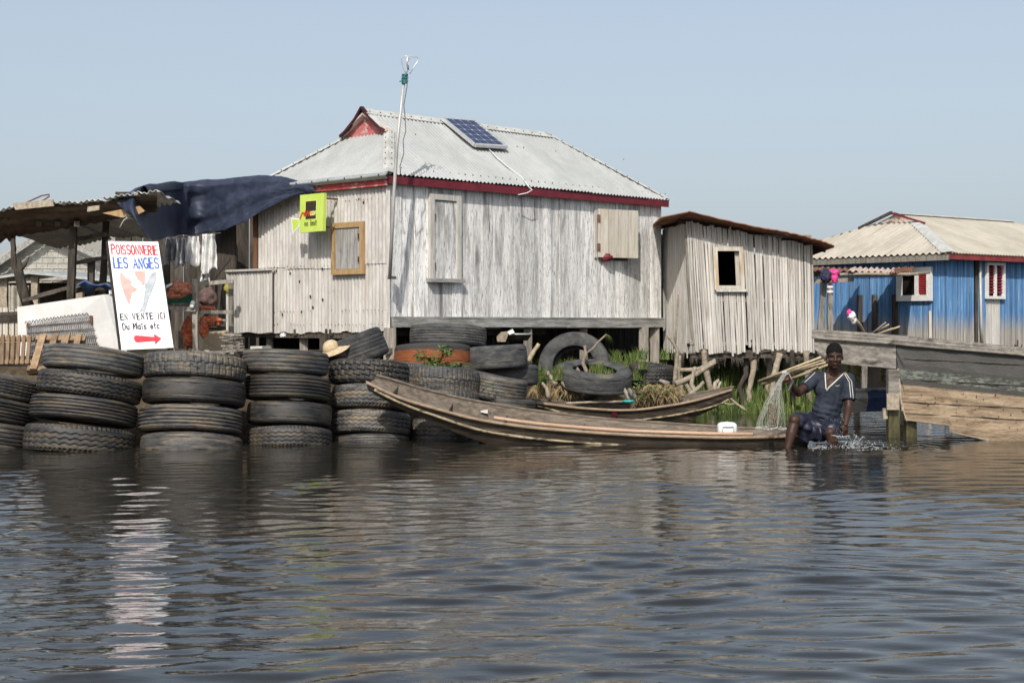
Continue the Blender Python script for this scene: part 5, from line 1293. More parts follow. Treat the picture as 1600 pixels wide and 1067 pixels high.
# ================================================================== CANOES
def interp(tab, x):
    if x <= tab[0][0]: return tab[0][1]
    for (a, ya), (b_, yb) in zip(tab, tab[1:]):
        if a <= x <= b_:
            t = (x-a)/(b_-a); return ya+(yb-ya)*t
    return tab[-1][1]
def smooth_tab(tab, n=60):
    xs = [tab[0][0]+(tab[-1][0]-tab[0][0])*i/n for i in range(n+1)]; ys = [interp(tab, x) for x in xs]
    for _ in range(6): ys = [ys[0]]+[(ys[i-1]+2*ys[i]+ys[i+1])/4 for i in range(1, n)]+[ys[-1]]
    return list(zip(xs, ys))
def canoe(name, label, near, far, Yn, beam, depth, chine, parts_in, loc, flip=False):
    """near/far: gunwale lines; beam(t) width; depth(t) hull depth below the near gunwale"""
    near, far = smooth_tab(near), smooth_tab(far); n = 56
    t_ = thing(name, label, 'canoe', loc); S = []
    for i in range(n+1):
        t = i/n; xn = near[0][0]+(near[-1][0]-near[0][0])*t; xf = far[0][0]+(far[-1][0]-far[0][0])*t
        g = P(xn, interp(near, xn), Yn(t)); f = P(xf, interp(far, xf), Yn(t)+beam(t)); c = (f-g); d = depth(t)
        up = Vector((0,0,1)); lo1 = g+c*.20-up*d+up*0; lo2 = f-c*.16-up*(d+(f.z-g.z)*.6)
        S.append((g, f, lo1, lo2, c.normalized()))
    def ring(s, inset):
        g, f, a, e, c = s; k = c*inset; up = Z*inset*.8
        return g+k, a+k*.5+up, e-k*.5+up, f-k
    b = MB(); m_ = 8; vs = []
    for s in S:
        o_ = ring(s, 0); i_ = ring(s, min(.03, (s[1]-s[0]).length*.2)); vs += [o_[0], o_[0].lerp(o_[1],.5)+(o_[0]-o_[3]).normalized()*.015, o_[1], o_[2], o_[3].lerp(o_[2],.5)+(o_[3]-o_[0]).normalized()*.015, o_[3], i_[3], i_[2], i_[1], i_[0]]
    k = 10; fs = []; mi = []
    for i in range(n):
        for j in range(k): fs.append((k*i+j, k*i+(j+1)%k, k*(i+1)+(j+1)%k, k*(i+1)+j))
    b.add(vs, [f for f in fs]); b.m = [1 if (q % k) in (6,7,8) else 0 for q in range(len(fs))]
    b.add(vs[:k], [tuple(range(k-1,-1,-1))]); b.add(vs[-k:], [tuple(range(k))])
    b.build('hull', [M['canoe'], M['canoe_in']], t_)
    b = MB(); b.tube([s[0]-s[4]*.012+Z*.004 for s in S], .026, n=6, flat=.75); b.build('gunwale', M['gunwale'], t_)
    b = MB(); b.tube([s[1]+s[4]*.012+Z*.004 for s in S], .024, n=6, flat=.75); b.build('gunwale', M['canoe_in'], t_)
    b = MB(); q = [(s[0].lerp(s[2], min(.92, chine*(.25+.75*min(1,4*i_/n))/(s[0]-s[2]).length))-s[4]*.022) for i_, s in enumerate(S[1:-1])]; b.tube(q, [.022+.006*mnoise.noise(x*3) for x in q], n=6, flat=.7); b.build('rub_rail', M['chine'], t_)
    for (a0, a1, dz) in parts_in:
        b = MB(); s0, s1 = S[int(a0*n)], S[int(a1*n)]
        e = lambda s, w_: s[0].lerp(s[1], w_)-Z*dz*(1)
        b.prism([e(s0,.05), e(s1,.05), e(s1,.95), e(s0,.95)], -Z*.03); b.build('seat', M['canoe_in'], t_)
    return t_, S
near1 = [(573,597),(600,611),(624,623),(687,640),(730,653),(815,667),(900,674.5),(985,680),(1112,684),(1190,684),(1262,680)]
far1 = [(588,588),(610,593),(645,605),(709,621),(772,633),(857,645.5),(942,655),(1027,661),(1112,667),(1190,671),(1264,672)]
bm1 = lambda t: .14+.68*min(1, t*2.6)**.8*(1 if t < .6 else 1-.50*((t-.6)/.4)**1.5)
dp1 = lambda t: .10+.28*min(1, t*2.4) if t < .7 else .38-.18*(t-.7)/.3
cn1, S1_ = canoe('wooden_canoe', 'long wooden canoe with its bow raised before the tyres and the boy at its stern', near1, far1,
    lambda t: 16.42+.14*math.sin(t*PI)-.12*t, bm1, dp1, .125, ((.01,.055,.02),(.13,.19,.05),(.28,.32,.07),(.45,.49,.06),(.61,.655,.05),(.93,.995,.0)), P(900,692,16.7))
b = MB(); s = S1_[int(.285*56)]; p = s[0].lerp(s[1],.93)
b.prism([P(753,628,17.20),P(763,629,17.20),P(762,646,17.02),P(751,644,17.02)], Vector((0,.012,.004))); b.build('white_patch', M['whiteframe'], cn1)
# sits inside: punting pole along the near side
b = MB(); pts = [S1_[k][0].lerp(S1_[k][1],.13)+Z*.026 for k in range(16,52,3)]; b.tube(pts, .021, n=7); tag(b.build('punting_pole', M['pole'], loc=pts[0]), 'long pinkish wooden pole lying along the near rail of the front canoe', 'pole')
b = MB()
cbx = P(1136,670,16.62)
jc = thing('plastic_bailer', 'white cut plastic jug lying in the canoe by the boy', 'jug', cbx-Z*.07)
b.ell(cbx, (.115,.085,.082), nu=24, nv=14, fn=lambda q: 1/(abs(q.x)**4+abs(q.y)**4+abs(q.z)**4)**.25*.92); b.build('body', M['whiteplastic'], jc)
b = MB(); 
for z_ in (-.035, .03): b.tube([cbx+Vector((-.06,-.088,z_)), cbx+Vector((0,-.093,z_)), cbx+Vector((.06,-.088,z_))], .005, n=5)
for x_ in (-.06,.06): b.tube([cbx+Vector((x_,-.088,-.035)), cbx+Vector((x_,-.088,.03))], .005, n=5)
b.build('embossed_rib', mat('greyish_plastic',(.5,.5,.5)), jc)
near2 = [(834,629),(900,637.5),(960,641.5),(1000,640.5),(1060,632),(1100,623),(1144,609)]
far2 = [(833,625),(900,630.5),(960,632),(1000,630),(1060,621.5),(1110,611),(1145,605.5)]
cn2, S2_ = canoe('wooden_canoe', 'smaller dark wooden canoe moored against the grassy bank', near2, far2, lambda t: 20.35+.25*math.sin(t*PI), lambda t: .10+.62*math.sin(max(.02,t*PI))**.7,
    lambda t: .10+.22*math.sin(t*PI)**.8, .15, ((.82,.95,.0),), P(980,655,20.7))
b = MB(); s = S2_[22]; b.prism([s[0]-s[4]*.04-Z*.02, s[0]-s[4]*.04-Z*.02+Vector((.07,0,0)), s[0]+s[4]*.02-Z*.13+Vector((.05,0,0)), s[0]+s[4]*.02-Z*.13], Vector((0,.01,0))); b.build('red_patch', M['fascia_red'], cn2)
b = MB(); b.tube([P(885,630,20.8),P(930,628,20.85),P(985,627,20.9)], .018, n=6); tag(b.build('paddle_pole', M['branch'], loc=P(930,628,20.85)), 'thin grey pole lying in the dark canoe by the bank', 'pole')
b = crumple(P(982,627,20.8), (.085,.06,.022), 31, .3); tag(b.build('teal_rag', M['teal'], loc=P(982,627,20.8)), 'teal plastic scrap lying on the dark canoe by the bank', 'scrap')

# ================================================================== BARGE (right)
YB = lambda px: 17.95-(px-1268)/332*1.05
def bp(px, py, d=0): return P(px, py, YB(px)-d)
bg_ = thing('wooden_barge', 'big weathered timber boat with tarred sides and a tan hull at the right edge', 'boat', bp(1600,690))
BW = Vector((.55,1.9,0))
def rough_prism(b, top, bot, back, nseg=26, th=None, amp=.006, seed=0):
    """a timber face between two pixel polylines, gently uneven, swept back"""
    x0 = max(top[0][0],bot[0][0]); vs = []; rows = 12
    xs = [top[0][0]+(top[-1][0]-top[0][0])*i/nseg for i in range(nseg+1)]
    for x in xs:
        for j in range(rows+1):
            q = j/rows; y = interp(top,x)*(1-q)+interp(bot,x)*q; d = amp*mnoise.noise(Vector((x*.03,q*3,seed)))*2-.014*((j%4)/3)*(1 if amp > .005 else .2); vs.append(P(x,y,YB(x)+d+back))
    k = rows+1; fs = [(k*i+j, k*i+j+1, k*(i+1)+j+1, k*(i+1)+j) for i in range(nseg) for j in range(rows)]
    n0 = len(vs); vs += [v+th for v in vs]; fs += [tuple(a+n0 for a in f[::-1]) for f in list(fs)]
    for i in range(nseg): fs += [(k*i, k*(i+1), n0+k*(i+1), n0+k*i), (k*i+rows, n0+k*i+rows, n0+k*(i+1)+rows, k*(i+1)+rows)]
    for j in range(rows): fs += [(j, n0+j, n0+j+1, j+1), (k*nseg+j, k*nseg+j+1, n0+k*nseg+j+1, n0+k*nseg+j)]
    b.add(vs, fs); return b
XE = 1960
b = rough_prism(MB(), [(1268,515),(1330,518),(1450,528),(1600,543),(XE,590)], [(1268,529),(1330,533),(1450,543),(1600,556),(XE,604)], -.05, th=Vector((.05,.14,0)), amp=.004, seed=1)
b.build('gunwale', M['bargegrey'], bg_)
b = rough_prism(MB(), [(1272,529),(1330,533),(1400,539)], [(1272,546),(1300,566),(1330,570),(1400,576)], 0, th=Vector((.03,.07,0)), amp=.004, seed=2, nseg=16)
b.build('overhang_board', M['bargegrey'], bg_)
b = rough_prism(MB(), [(1401,538.6),(1450,543),(1600,556),(XE,604)], [(1401,576),(1404,600),(1407,625),(1412,655),(1483,663.5),(1485,674),(1550,688),(1600,694),(1700,705),(XE,735)], 0, th=Vector((.03,.08,0)), amp=.010, seed=3, nseg=90)
b.build('hull', M['bargehull'], bg_)
for ya, yb in ((560,588),(592,622),(628,655),(645,676)):      # caulked seams between the strakes
    b = MB(); b.tube([bp(1408+i*27, ya+(yb-ya)*i/20+.6*mnoise.noise(Vector((i*.7,ya,0))), .010) for i in range(21)], [.006+.004*mnoise.noise(Vector((i*1.3,yb,2))) for i in range(21)], n=5)
    b.build('caulk_seam', M['darkwood'], bg_)
b = MB()
for i in range(60):
    x = rr(1412,1610); q_ = rr(.05,.9); b.ell(bp(x, (582+.13*(x-1405))*(1-q_)+(652+.2*(x-1405))*q_, .012), rr(.004,.009), nu=6, nv=4)
b.build('nail_heads', M['iron'], bg_).__setitem__('kind','stuff')
# rough edge of the end planking, end wall, far side, deck
b = MB(); e0 = [(1403,576),(1405,600),(1407,622),(1411,642),(1416,657)]
b.tube([bp(x+rr(-1.2,1.2),y,.012) for x, y in e0 for _ in (0,1)], [.014*rr(.5,1.4) for _ in range(10)], n=6, smooth=False); b.build('split_edge', M['branch'], bg_)
b = MB(); off = Vector((.02,.05,0)); b.prism([bp(1403,545)+off, bp(1412,654)+off, bp(1412,654)+BW+off, bp(1403,545)+BW+off], Vector((.05,0,0)))
b.prism([bp(1412,652)+off, bp(1600,690)+off, bp(1600,690)+BW, bp(1412,652)+BW], Z*.05)
b.prism([bp(1270,520)+BW, bp(XE,596)+BW, bp(XE,640)+BW, bp(1403,576)+BW, bp(1290,560)+BW], Vector((0,.06,0)))
b.prism([bp(1272,545)+off, bp(1272,529)+off, bp(1272,529)+BW, bp(1272,545)+BW], Vector((.05,0,0)))
b.prism([bp(1275,548)+off, bp(1405,566)+off, bp(XE,640)+off, bp(XE,640)+BW, bp(1405,566)+BW, bp(1275,548)+BW], Z*.04)
b.build('inner_timber', M['bargegrey'], bg_)
b = MB(); q = [bp(x,y,.008) for x, y in ((1485,675),(1550,689),(1600,695),(XE,738))]; b.tube(q, .012, n=6); b.tube([bp(x,y,.004) for x, y in ((1415,656),(1483,664),(1485,674))], .007, n=5, smooth=False); b.build('hull_edge', M['branch'], bg_)
# mooring piles under the overhang
def pile(x0, x1, y0, y1, Y, label, m_='grey_beam'):
    t = thing('mooring_pile', label, 'pile', P((x0+x1)/2,y1,Y)); w_ = (x1-x0)/2400*Y
    ym = y0+(y1-y0)*.72
    b = MB(); b.beam(P((x0+x1)/2,y0,Y), P((x0+x1)/2,ym,Y), w_, wob=.004); b.build('upper_timber', M['bargegrey'], t)
    b = MB(); b.beam(P((x0+x1)/2,ym,Y-.006), P((x0+x1)/2+.5,y1+30,Y-.006), w_*1.04, wob=.004); b.build('wet_foot', mat('wet_green_timber',(.05,.045,.02),(.10,.09,.045),(14,14,4),rough=.4), t)
    return t
tmp = pile(1386.5,1403.5,577,664,17.55,'square grey timber pile under the corner of the barge with a wet foot')
b = MB(); b.beam(P(1395,615,17.40), P(1395,640,17.40), .14, .03, up=Vector((0,1,0))); b.build('bracket', M['branch'], tmp)
MB().box(P(1382.5,646,17.5), (.05,.06,.12)).build('bracket', M['branch'], tmp)
pile(1414,1430,640,664,17.6,'short dark wet pile below the tan barge hull')
t = thing('timber_post', 'plain grey timber post between hanging weeds under the barge', 'post', P(1350,610,20.5)); b = MB(); b.beam(P(1350,565,20.5), P(1350,612,20.5), .07, wob=.004); b.build('shaft', M['stilt'], t)
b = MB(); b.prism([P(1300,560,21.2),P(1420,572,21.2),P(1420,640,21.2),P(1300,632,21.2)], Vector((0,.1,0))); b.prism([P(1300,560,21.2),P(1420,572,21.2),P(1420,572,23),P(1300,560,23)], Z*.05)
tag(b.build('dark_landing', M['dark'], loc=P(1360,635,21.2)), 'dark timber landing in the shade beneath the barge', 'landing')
def weed(x, y0, y1, label):
    b = MB()
    for i in range(70):
        p = P(x+rr(-3,3), y0+(y1-y0)*rr(0,.95), 18.4)+Vector((0,rr(-.03,.03),0)); d = Vector((rr(-.02,.02),rr(-.02,.02),rr(-.05,-.02)))
        sd = Vector((rr(-1,1),rr(-1,1),0)).normalized()*.008; b.add([p-sd, p+sd, p+d], [(0,1,2)])
    b.tube([P(x,y0,18.4), P(x,y1,18.4)], .006, n=4)
    tag(b.build('hanging_weed', mat('yellow_green_weed',(.22,.24,.04),(.34,.33,.08),(20,20,20),rough=.7,bump=0), loc=P(x,y0,18.4)), label, 'weed', 'weeds hanging from the barge')
weed(1325,566,582,'short yellowish weed hanging from the barge just beside the boy')
weed(1337,568,596,'long yellow green weed hanging left of the timber post')
weed(1343,569,588,'green weed hanging closest to the timber post')
weed(1379,573,598,'yellow brown weed hanging beside the mooring pile')
# old white boat lying behind
wbx = [(1326,615),(1345,612),(1375,611),(1400,607),(1430,606)]
b = MB(); n = 20; vs = []
for i in range(n+1):
    x = 1300+92*i/n; y = 612-4*i/n; d = .16*min(1,(i+1)/6); p = P(x,y,19.6)
    vs += [p+Vector((0,0,0)), p+Vector((0,-.05,-.10)), p+Vector((0,.06,-.28)), p+Vector((0,.5,-.28)), p+Vector((0,.62,-.02)), p+Vector((0,.55,0)), p+Vector((0,.3,-.15)), p+Vector((0,.06,0))]
b.add(vs, [(8*i+j, 8*i+(j+1)%8, 8*i+8+(j+1)%8, 8*i+8+j) for i in range(n) for j in range(8)]); b.add(vs[:8], [tuple(range(7,-1,-1))]); b.m = [1 if (f[0]//8 > 11) else 0 for f in b.f]
wb = thing('white_boat', 'low boat with flaking white paint and a blue end behind the boy under the barge', 'boat', P(1365,632,19.7))
b.build('hull', [M['whiteboat'], M['bluecloth']], wb)
b = MB(); b.tube([P(1300+9.2*i,611.5-.4*i,19.58) for i in range(11)], .02, n=5); b.build('gunwale', M['whiteboat'], wb)
# sticks standing up out of the barge
def rod(name, p, q, r, m_, label, cat, grp=None):
    b = MB(); b.tube([p, p.lerp(q,.5)+Vector((rr(-.01,.01),0,rr(-.01,.01))), q], [r, r*.95, r*.85], n=7); o = b.build(name, M[m_], loc=p); return tag(o, label, cat, grp)
st = thing('wrapped_pole', 'pale pole with pink and white cloth wrapped on its end sticking out of the barge', 'pole', P(1356,528,18.2))
b = MB(); b.tube([P(1358,535,18.3), P(1344,508,18.0), P(1330,490,17.8)], .018, n=7); b.build('shaft', M['bamboo'], st)
b = crumple(P(1331,494,17.8), (.045,.05,.055), 41, .35); b.ell(P(1334,500,17.82), (.035,.04,.05)); b.build('white_wrap', M['whitepaint'], st)
b = crumple(P(1327,489,17.8), (.03,.03,.04), 43, .3); b.build('pink_wrap', M['pink'], st)
for i, (x1, y1, lab) in enumerate(((1384,504,'uppermost thin dark stick fanning out of the barge'),(1389,507,'second pale stick fanning out of the barge'),(1406,510,'longest tan stick fanning out of the barge'),(1395,513,'lowest short stick fanning out of the barge'))):
    rod('stick', P(1352,527+i*.5,18.2), P(x1,y1,17.9), .012, 'bamboo' if i else 'stilt', lab, 'stick', 'sticks fanning out of the barge')
# bamboo poles lying under the hut's right end
for i, (x0,y0,x1,y1) in enumerate(((1185,596,1283,558),(1196,594,1287,563),(1190,601,1290,566),(1225,596,1293,570),(1236,592,1278,574))):
    rod('bamboo_pole', P(x0,y0,22.9+i*.08), P(x1,y1,22.2+i*.08), .022, 'bamboo', ('uppermost','second','third','fourth','shortest')[i]+' bamboo pole sloping under the right end of the hut', 'pole', 'bamboo poles under the hut')
# ================================================================== branches, plants, small things
def branch(pts, r, label, Y, m_='branch', twigs=(), name='branch', grp='driftwood on the bank'):
    r *= .74; pts = [P(x, y, Y+(dy[0] if dy else 0)) for x, y, *dy in pts]; f = []
    for i in range(len(pts)-1):
        for k in range(3): f.append(pts[i].lerp(pts[i+1], k/3)+Vector((rr(-.006,.006),rr(-.006,.006),rr(-.004,.004))))
    f.append(pts[-1]); n = len(f); b = MB(); b.tube(f, [r*(1-.4*i/n)*rr(.9,1.1) for i in range(n)], n=8)
    for tw in twigs:
        q = [P(x, y, Y) for x, y in tw]; b.tube(q, [r*.6*(1-.4*i/len(q)) for i in range(len(q))], n=6)
    return tag(b.build(name, M[m_], loc=pts[0]), label, 'branch', grp)
branch([(918,583),(910,567),(916,552),(913,540)], .042, 'pale knobbly branch standing up out of the flat grey tyre', 21.35, twigs=[[(914,553),(926,545),(936,533),(947,523)]])
branch([(905,582),(899,572)], .04, 'short stub beside the knobbly branch in the flat tyre', 21.4)
branch([(868,600),(860,588),(854,580)], .05, 'pale stump leaning in the grass left of the flat tyre', 20.9)
branch([(884,606),(878,596)], .035, 'small pale stump close to the left of the flat tyre', 20.9)
branch([(858,622),(853,606),(846,598)], .045, 'hollow ended log lying in dry grass left of the flat tyre', 20.7)
branch([(826,565),(832,552),(842,537)], .05, 'yellowish broken bamboo stub leaning on the house stilt', 20.2, m_='bamboo')
branch([(984,625),(978,612),(974,606)], .05, 'short dark log propping the flat tyre', 20.9, m_='stilt')
branch([(993,623),(982,607)], .05, 'second log propping the flat tyre on the right', 20.8, m_='stilt')
branch([(1054,600),(1057,570),(1059,548),(1052,535),(1043,525)], .045, 'tall forked pale branch in front of the hut corner', 22.0, twigs=[[(1057,570),(1064,585),(1068,600)],[(1054,545),(1056,520),(1058,500),(1059,470),(1060,455)]])
branch([(1056,600),(1075,592),(1095,580),(1118,565)], .065, 'thick pale log sloping up to the right in front of the hut stilts', 21.9)
branch([(1062,578),(1090,577),(1100,572),(1118,562)], .045, 'pale forked branch lying crosswise above the thick log', 21.95, twigs=[[(1092,577),(1106,577),(1114,573)]])
branch([(1082,620),(1072,600)], .05, 'short post stub under the thick log left', 21.6)
branch([(1088,615),(1080,600),(1084,582),(1086,573)], .05, 'upright crooked stub under the thick log right', 21.7)
branch([(1078,618),(1092,605),(1100,597)], .05, 'short log sloping to the canoe tip', 21.5)
branch([(1115,622),(1118,598),(1124,594)], .05, 'split pale stump behind the canoe tip', 21.8, twigs=[[(1120,612),(1126,596)]])
branch([(1165,641),(1150,630),(1138,618)], .028, 'thin dead branch fallen in the water under the hut', 21.9, twigs=[[(1150,630),(1140,632),(1128,628)]])
branch([(1046,600),(1030,594)], .05, 'little grey log under the small zigzag tyre', 22.0, m_='stilt')
branch([(1110,640),(1118,625),(1126,612)], .03, 'forked stick standing in water beside the canoe tip', 21.2)
for x, y, w_, lab in ((672,527,0,'a'),):
    pass
b = MB(); b.prism([P(776,528,21.6),P(783,521,21.6),P(795,520,21.6),P(790,534,21.6),P(777,534,21.6)], Vector((0,.1,.02))); tag(b.build('paper_scrap', M['branch'], loc=P(785,533,21.6)), 'brown crumpled sheet under the house floor', 'scrap')
b = MB(); b.prism([P(793,519,21.5),P(801,515,21.5),P(804,520,21.5),P(796,523,21.5)], Vector((0,.05,.01))); tag(b.build('paper_scrap', M['whiteplastic'], loc=P(798,521,21.5)), 'bright white scrap under the house floor', 'scrap')
bw = thing('dark_basin', 'dark grey basin in the shadow under the house floor', 'basin', P(808,533,21.8))
b = MB(); c0 = P(808,532,21.8); b.tube([c0, c0+Z*.06, c0+Z*.09], [.15,.19,.21], n=20); b.build('body', M['blackiron'], bw)
b = MB(); b.tube([c0+Z*.09+Vector((.21*math.cos(t_),.21*math.sin(t_),0)) for t_ in [2*PI*k/20 for k in range(21)]], .012, n=6); b.build('rim', M['zinc'], bw)
b = crumple(P(442,524,21.3), (.04,.04,.03), 55, .5); tag(b.build('plastic_scrap', M['whiteplastic'], loc=P(442,524,21.3)), 'small white scrap hanging below the corrugated wall', 'scrap')
b = MB(); b.prism([P(391,541,20.5),P(410,541,20.5),P(412,556,20.5),P(392,556,20.5)], Vector((.05,.2,0))); tag(b.build('pale_box', M['whiteframe'], loc=P(400,556,20.5)), 'pale box under the corrugated wall behind the third tyre stack', 'box')
# straw hat
ht = thing('straw_hat', 'tilted straw hat resting against the steep grey tyre', 'hat', P(518,548,18.3))
rt = Matrix.Rotation(R(-24),3,'Y') @ Matrix.Rotation(R(14),3,'X'); c0 = P(518,545,18.3)
b = MB(); b.ell(c0+rt@Vector((0,0,.02)), (.10,.11,.09), rt, nu=24, nv=14); b.build('crown', M['straw'], ht)
b = MB(); b.grid(lambda s_, q: c0+rt@Vector(((.10+.14*q)*math.cos(2*PI*s_),(.10+.14*q)*math.sin(2*PI*s_),.015*math.sin(4*PI*s_)*q-.03*q)), 36, 5); solid(b.build('brim', M['straw'], ht), .008)
b = crumple(P(530,553,18.3), (.12,.10,.05), 61, .3); tag(b.build('brown_cloth', M['sack'], loc=P(530,556,18.3)), 'reddish brown cloth lying under the straw hat', 'cloth')

def blades(b, p, h, n, spread, lean=.35, wd=.010, curve=.5):
    for _ in range(n):
        a = rr(0, 2*PI); r_ = spread*math.sqrt(random.random()); q = p+Vector((r_*math.cos(a), r_*math.sin(a), 0)); hh_ = h*rr(.55,1.1)
        d = Vector((rr(-1,1), rr(-1,1), 0))*lean*hh_; sd = Vector((rr(.4,1)*random.choice((-1,1)), rr(-.6,.6), 0)).normalized()*wd*rr(.6,1.2)
        m1 = q+d*.3+Z*hh_*.55; tp_ = q+d*(.6+curve*.5)+Z*hh_*(1-curve*.15)
        b.add([q-sd, q+sd, m1+sd*.8, m1-sd*.8, tp_], [(0,1,2,3),(3,2,4)])
def stuff(name, b, m_): return tag(b.build(name, m_), kind='stuff')
b = MB()       # reeds in the shallows under and behind the hut
for i in range(560):
    x = rr(1052,1278); Y = rr(23.6,26.2)
    if 1150 < x < 1165 and Y < 24: continue
    dens = .5+.5*mnoise.noise(Vector((x*.03,Y*.8,1)))
    if random.random() > dens+.35: continue
    p = P(x,600,Y); p.z = max(-.03, min(.25, (Y-23.9)*.16)); blades(b, p, rr(.30,.62), 9, .10, .28, .009)
for i in range(70):
    x = random.choice((rr(1095,1135), rr(1165,1192), rr(1195,1235), rr(1160,1200))); p = P(x,645,22.6+rr(-.5,.5)); p.z = -.02; blades(b, p, rr(.12,.30), 8, .10, .5, .007)
for i in range(36):
    p = P(rr(1258,1300),622,rr(22.6,24)); p.z = -.02; blades(b, p, rr(.2,.4), 8, .10, .4, .008)
stuff('reeds', b, M['grass'])
b = MB()       # fresh grass on the bank and inside the flat tyre
for i in range(210):
    x = rr(838,1052); Y = rr(21.0,24.3); p = P(x,600,Y); p.z = bank_h(p.x, p.y)-.02
    if p.z < .05: continue
    if mnoise.noise(Vector((x*.05,Y*.9,7))) < -.05 and Y < 22: continue
    blades(b, p, rr(.07,.20), 8, .12, .5, .006)
for x, y, Y, h_, n_ in ((940,583,21.2,.20,14),(928,580,21.3,.15,10),(950,585,21.2,.12,10),(880,588,20.95,.20,12),(870,592,20.9,.22,14),(845,600,20.8,.22,14),(850,594,20.9,.25,14),(1000,592,22,.2,12),(1005,575,21.9,.18,8),(985,566,22.6,.22,12),(963,562,22.8,.2,10),(1040,560,23,.2,10),(1000,560,23,.25,10)):
    for _ in range(4): blades(b, P(x+rr(-6,6),y+2,Y), h_, n_, .06, .5, .006)
q = [P(947,523,21.3), P(951,522,21.3), P(955,530,21.3)]
for k in range(6): b.tube([P(946,524,21.3), P(947+k*1.5,521+k,21.3), P(947+k*2.4,532+k*1.5,21.32)], [.004,.004,.002], n=4)
stuff('bank_grass', b, M['grass'])
b = MB()       # dead straw hanging over the bank edge
for i in range(300):
    x = random.choice((rr(836,905), rr(836,905), rr(986,1062), rr(1000,1055))); q = random.random(); Y = 20.9+.5*random.random()
    y0 = (600+14*q) if x < 920 else 603+20*q
    p = P(x, y0, Y)
    for _ in range(6):
        s = p+Vector((rr(-.07,.07), rr(-.05,.05), rr(-.02,.04))); d = Vector((rr(-.12,.12), rr(-.10,.02), rr(-.20,.03))); sd = Vector((rr(-1,1),.2,rr(-.5,.5))).normalized()*.005
        b.add([s-sd, s+sd, s+d*.6+sd+Z*.015, s+d*.6-sd+Z*.015, s+d], [(0,1,2,3),(3,2,4)])
stuff('dead_straw', b, M['drygrass'])
def leafy(name, label, spots, Y, n, ln, wd, cat='plant', stems=()):
    b = MB(); c0 = P(*spots[0], Y)
    for x, y in spots:
        c = P(x, y, Y)
        for _ in range(n):
            a = rr(0,2*PI); up = rr(-.3,.9); d = Vector((math.cos(a), math.sin(a)*.8, up)).normalized()*ln*rr(.6,1.1); s = c+Vector((rr(-.06,.06),rr(-.06,.04),rr(-.04,.04))); sd = d.cross(Vector((rr(-.3,.3),rr(-.3,.3),1))).normalized()*wd*rr(.7,1.1); dp = Z*-.25*d.length
            b.add([s, s+d*.4+sd, s+d+dp, s+d*.4-sd, s+d*.4+Z*.006], [(0,1,4),(1,2,4),(2,3,4),(3,0,4)], smooth=False)
    t = thing(name, label, cat, c0); b.build('leaf', M['leaf'], t)
    b = MB()
    for st_ in stems: b.tube([P(x,y,Y+.02) for x, y in st_], .006, n=5)
    if stems: b.build('stem', M['leaf'], t)
    return t
leafy('leafy_plant', 'green leafy plant growing out of the tyre below the rust red tyre', [(655,553),(659,561),(664,568),(672,571),(680,569),(686,562),(691,554),(694,547),(700,552),(676,563),(690,570),(700,573),(710,572),(720,573)], 18.55, 12, .13, .022,
      stems=(((668,576),(660,562),(654,549)),((684,576),(689,560),(695,545))))
leafy('creeping_plant', 'broad leaved green creeper on the bank right of the flat tyre', [(997,606),(1004,604),(1012,610),(1008,618),(1020,622),(1033,614),(1031,620),(1045,608),(995,614),(1024,606)], 20.95, 9, .10, .026)
leafy('sprout', 'tiny weed sprouting from the tilted fine tread tyre', [(760,607),(762,600)], 17.98, 8, .06, .012)

# ================================================================== NET and BOY
bx = lambda x, y, Y=16.3: P(x, y, Y)
boy = thing('person', 'boy in navy polo shirt and wet shorts sitting on the canoe stern holding a net', 'person', P(1275,690,16.4))
HEADC = bx(1304,558,16.33)
b = MB()
hipR, hipL = bx(1272,660,16.42), bx(1303,662,16.42)
kneeR, kneeL = bx(1241,657,16.03), bx(1297,676,15.98)
ankR, ankL = bx(1231,700,15.98), bx(1306,706,15.98)
shR, shL = bx(1273,592,16.42), bx(1326,594,16.40)
elR, wrR = bx(1247,614,16.25), bx(1232,597,16.08)
elL, wrL = bx(1326,636,16.30), bx(1321,663,16.14)
neck = bx(1303,584,16.42)
# torso
b.ell(bx(1288,655,16.43), (.155,.115,.11)); b.cap(bx(1289,652,16.43), bx(1293,630,16.43), .125, .118); b.cap(bx(1293,632,16.43), bx(1298,606,16.43), .12, .135)
b.ell(bx(1298,607,16.42), (.165,.105,.125)); b.ell(bx(1301,594,16.43), (.155,.085,.065))
b.cap(neck+Z*-.05, HEADC+Vector((-.005,.03,-.07)), .058, .052)
b.cap(shR, shL, .058, .058)
b.cap(neck+Z*-.02, shR, .05, .055); b.cap(neck+Z*-.02, shL, .05, .055)
# head: skull, jaw, features; the face looks at the camera, turned a touch to its right
HR = Matrix.Rotation(R(-6),3,'Z') @ Matrix.Rotation(R(4),3,'X')
def hd(x, y, z): return HEADC+HR@Vector((x, y, z))
b.ell(hd(0,.012,.035), (.080,.098,.092), HR, nu=24, nv=16)
b.ell(hd(0,-.022,-.035), (.064,.066,.088), HR, nu=24, nv=16)
b.ell(hd(0,-.055,-.098), (.030,.026,.024), HR)
for s in (1,-1):
    b.ell(hd(s*.043,-.058,-.022), (.028,.026,.026), HR); b.ell(hd(s*.052,-.012,-.070), (.022,.04,.034), HR)
    b.ell(hd(s*.034,-.078,.026), (.030,.011,.008), HR)      # brow
    b.ell(hd(s*.085,.012,-.005), (.010,.022,.032), HR)       # ear
    b.ell(hd(s*.014,-.098,-.030), (.013,.013,.011), HR)      # nostril wing
b.cap(hd(0,-.082,.018), hd(0,-.104,-.024), .010, .014, n=12); b.ell(hd(0,-.106,-.028), (.014,.012,.012), HR)
b.ell(hd(0,-.084,-.058), (.028,.013,.009), HR); b.ell(hd(0,-.082,-.073), (.025,.014,.011), HR)
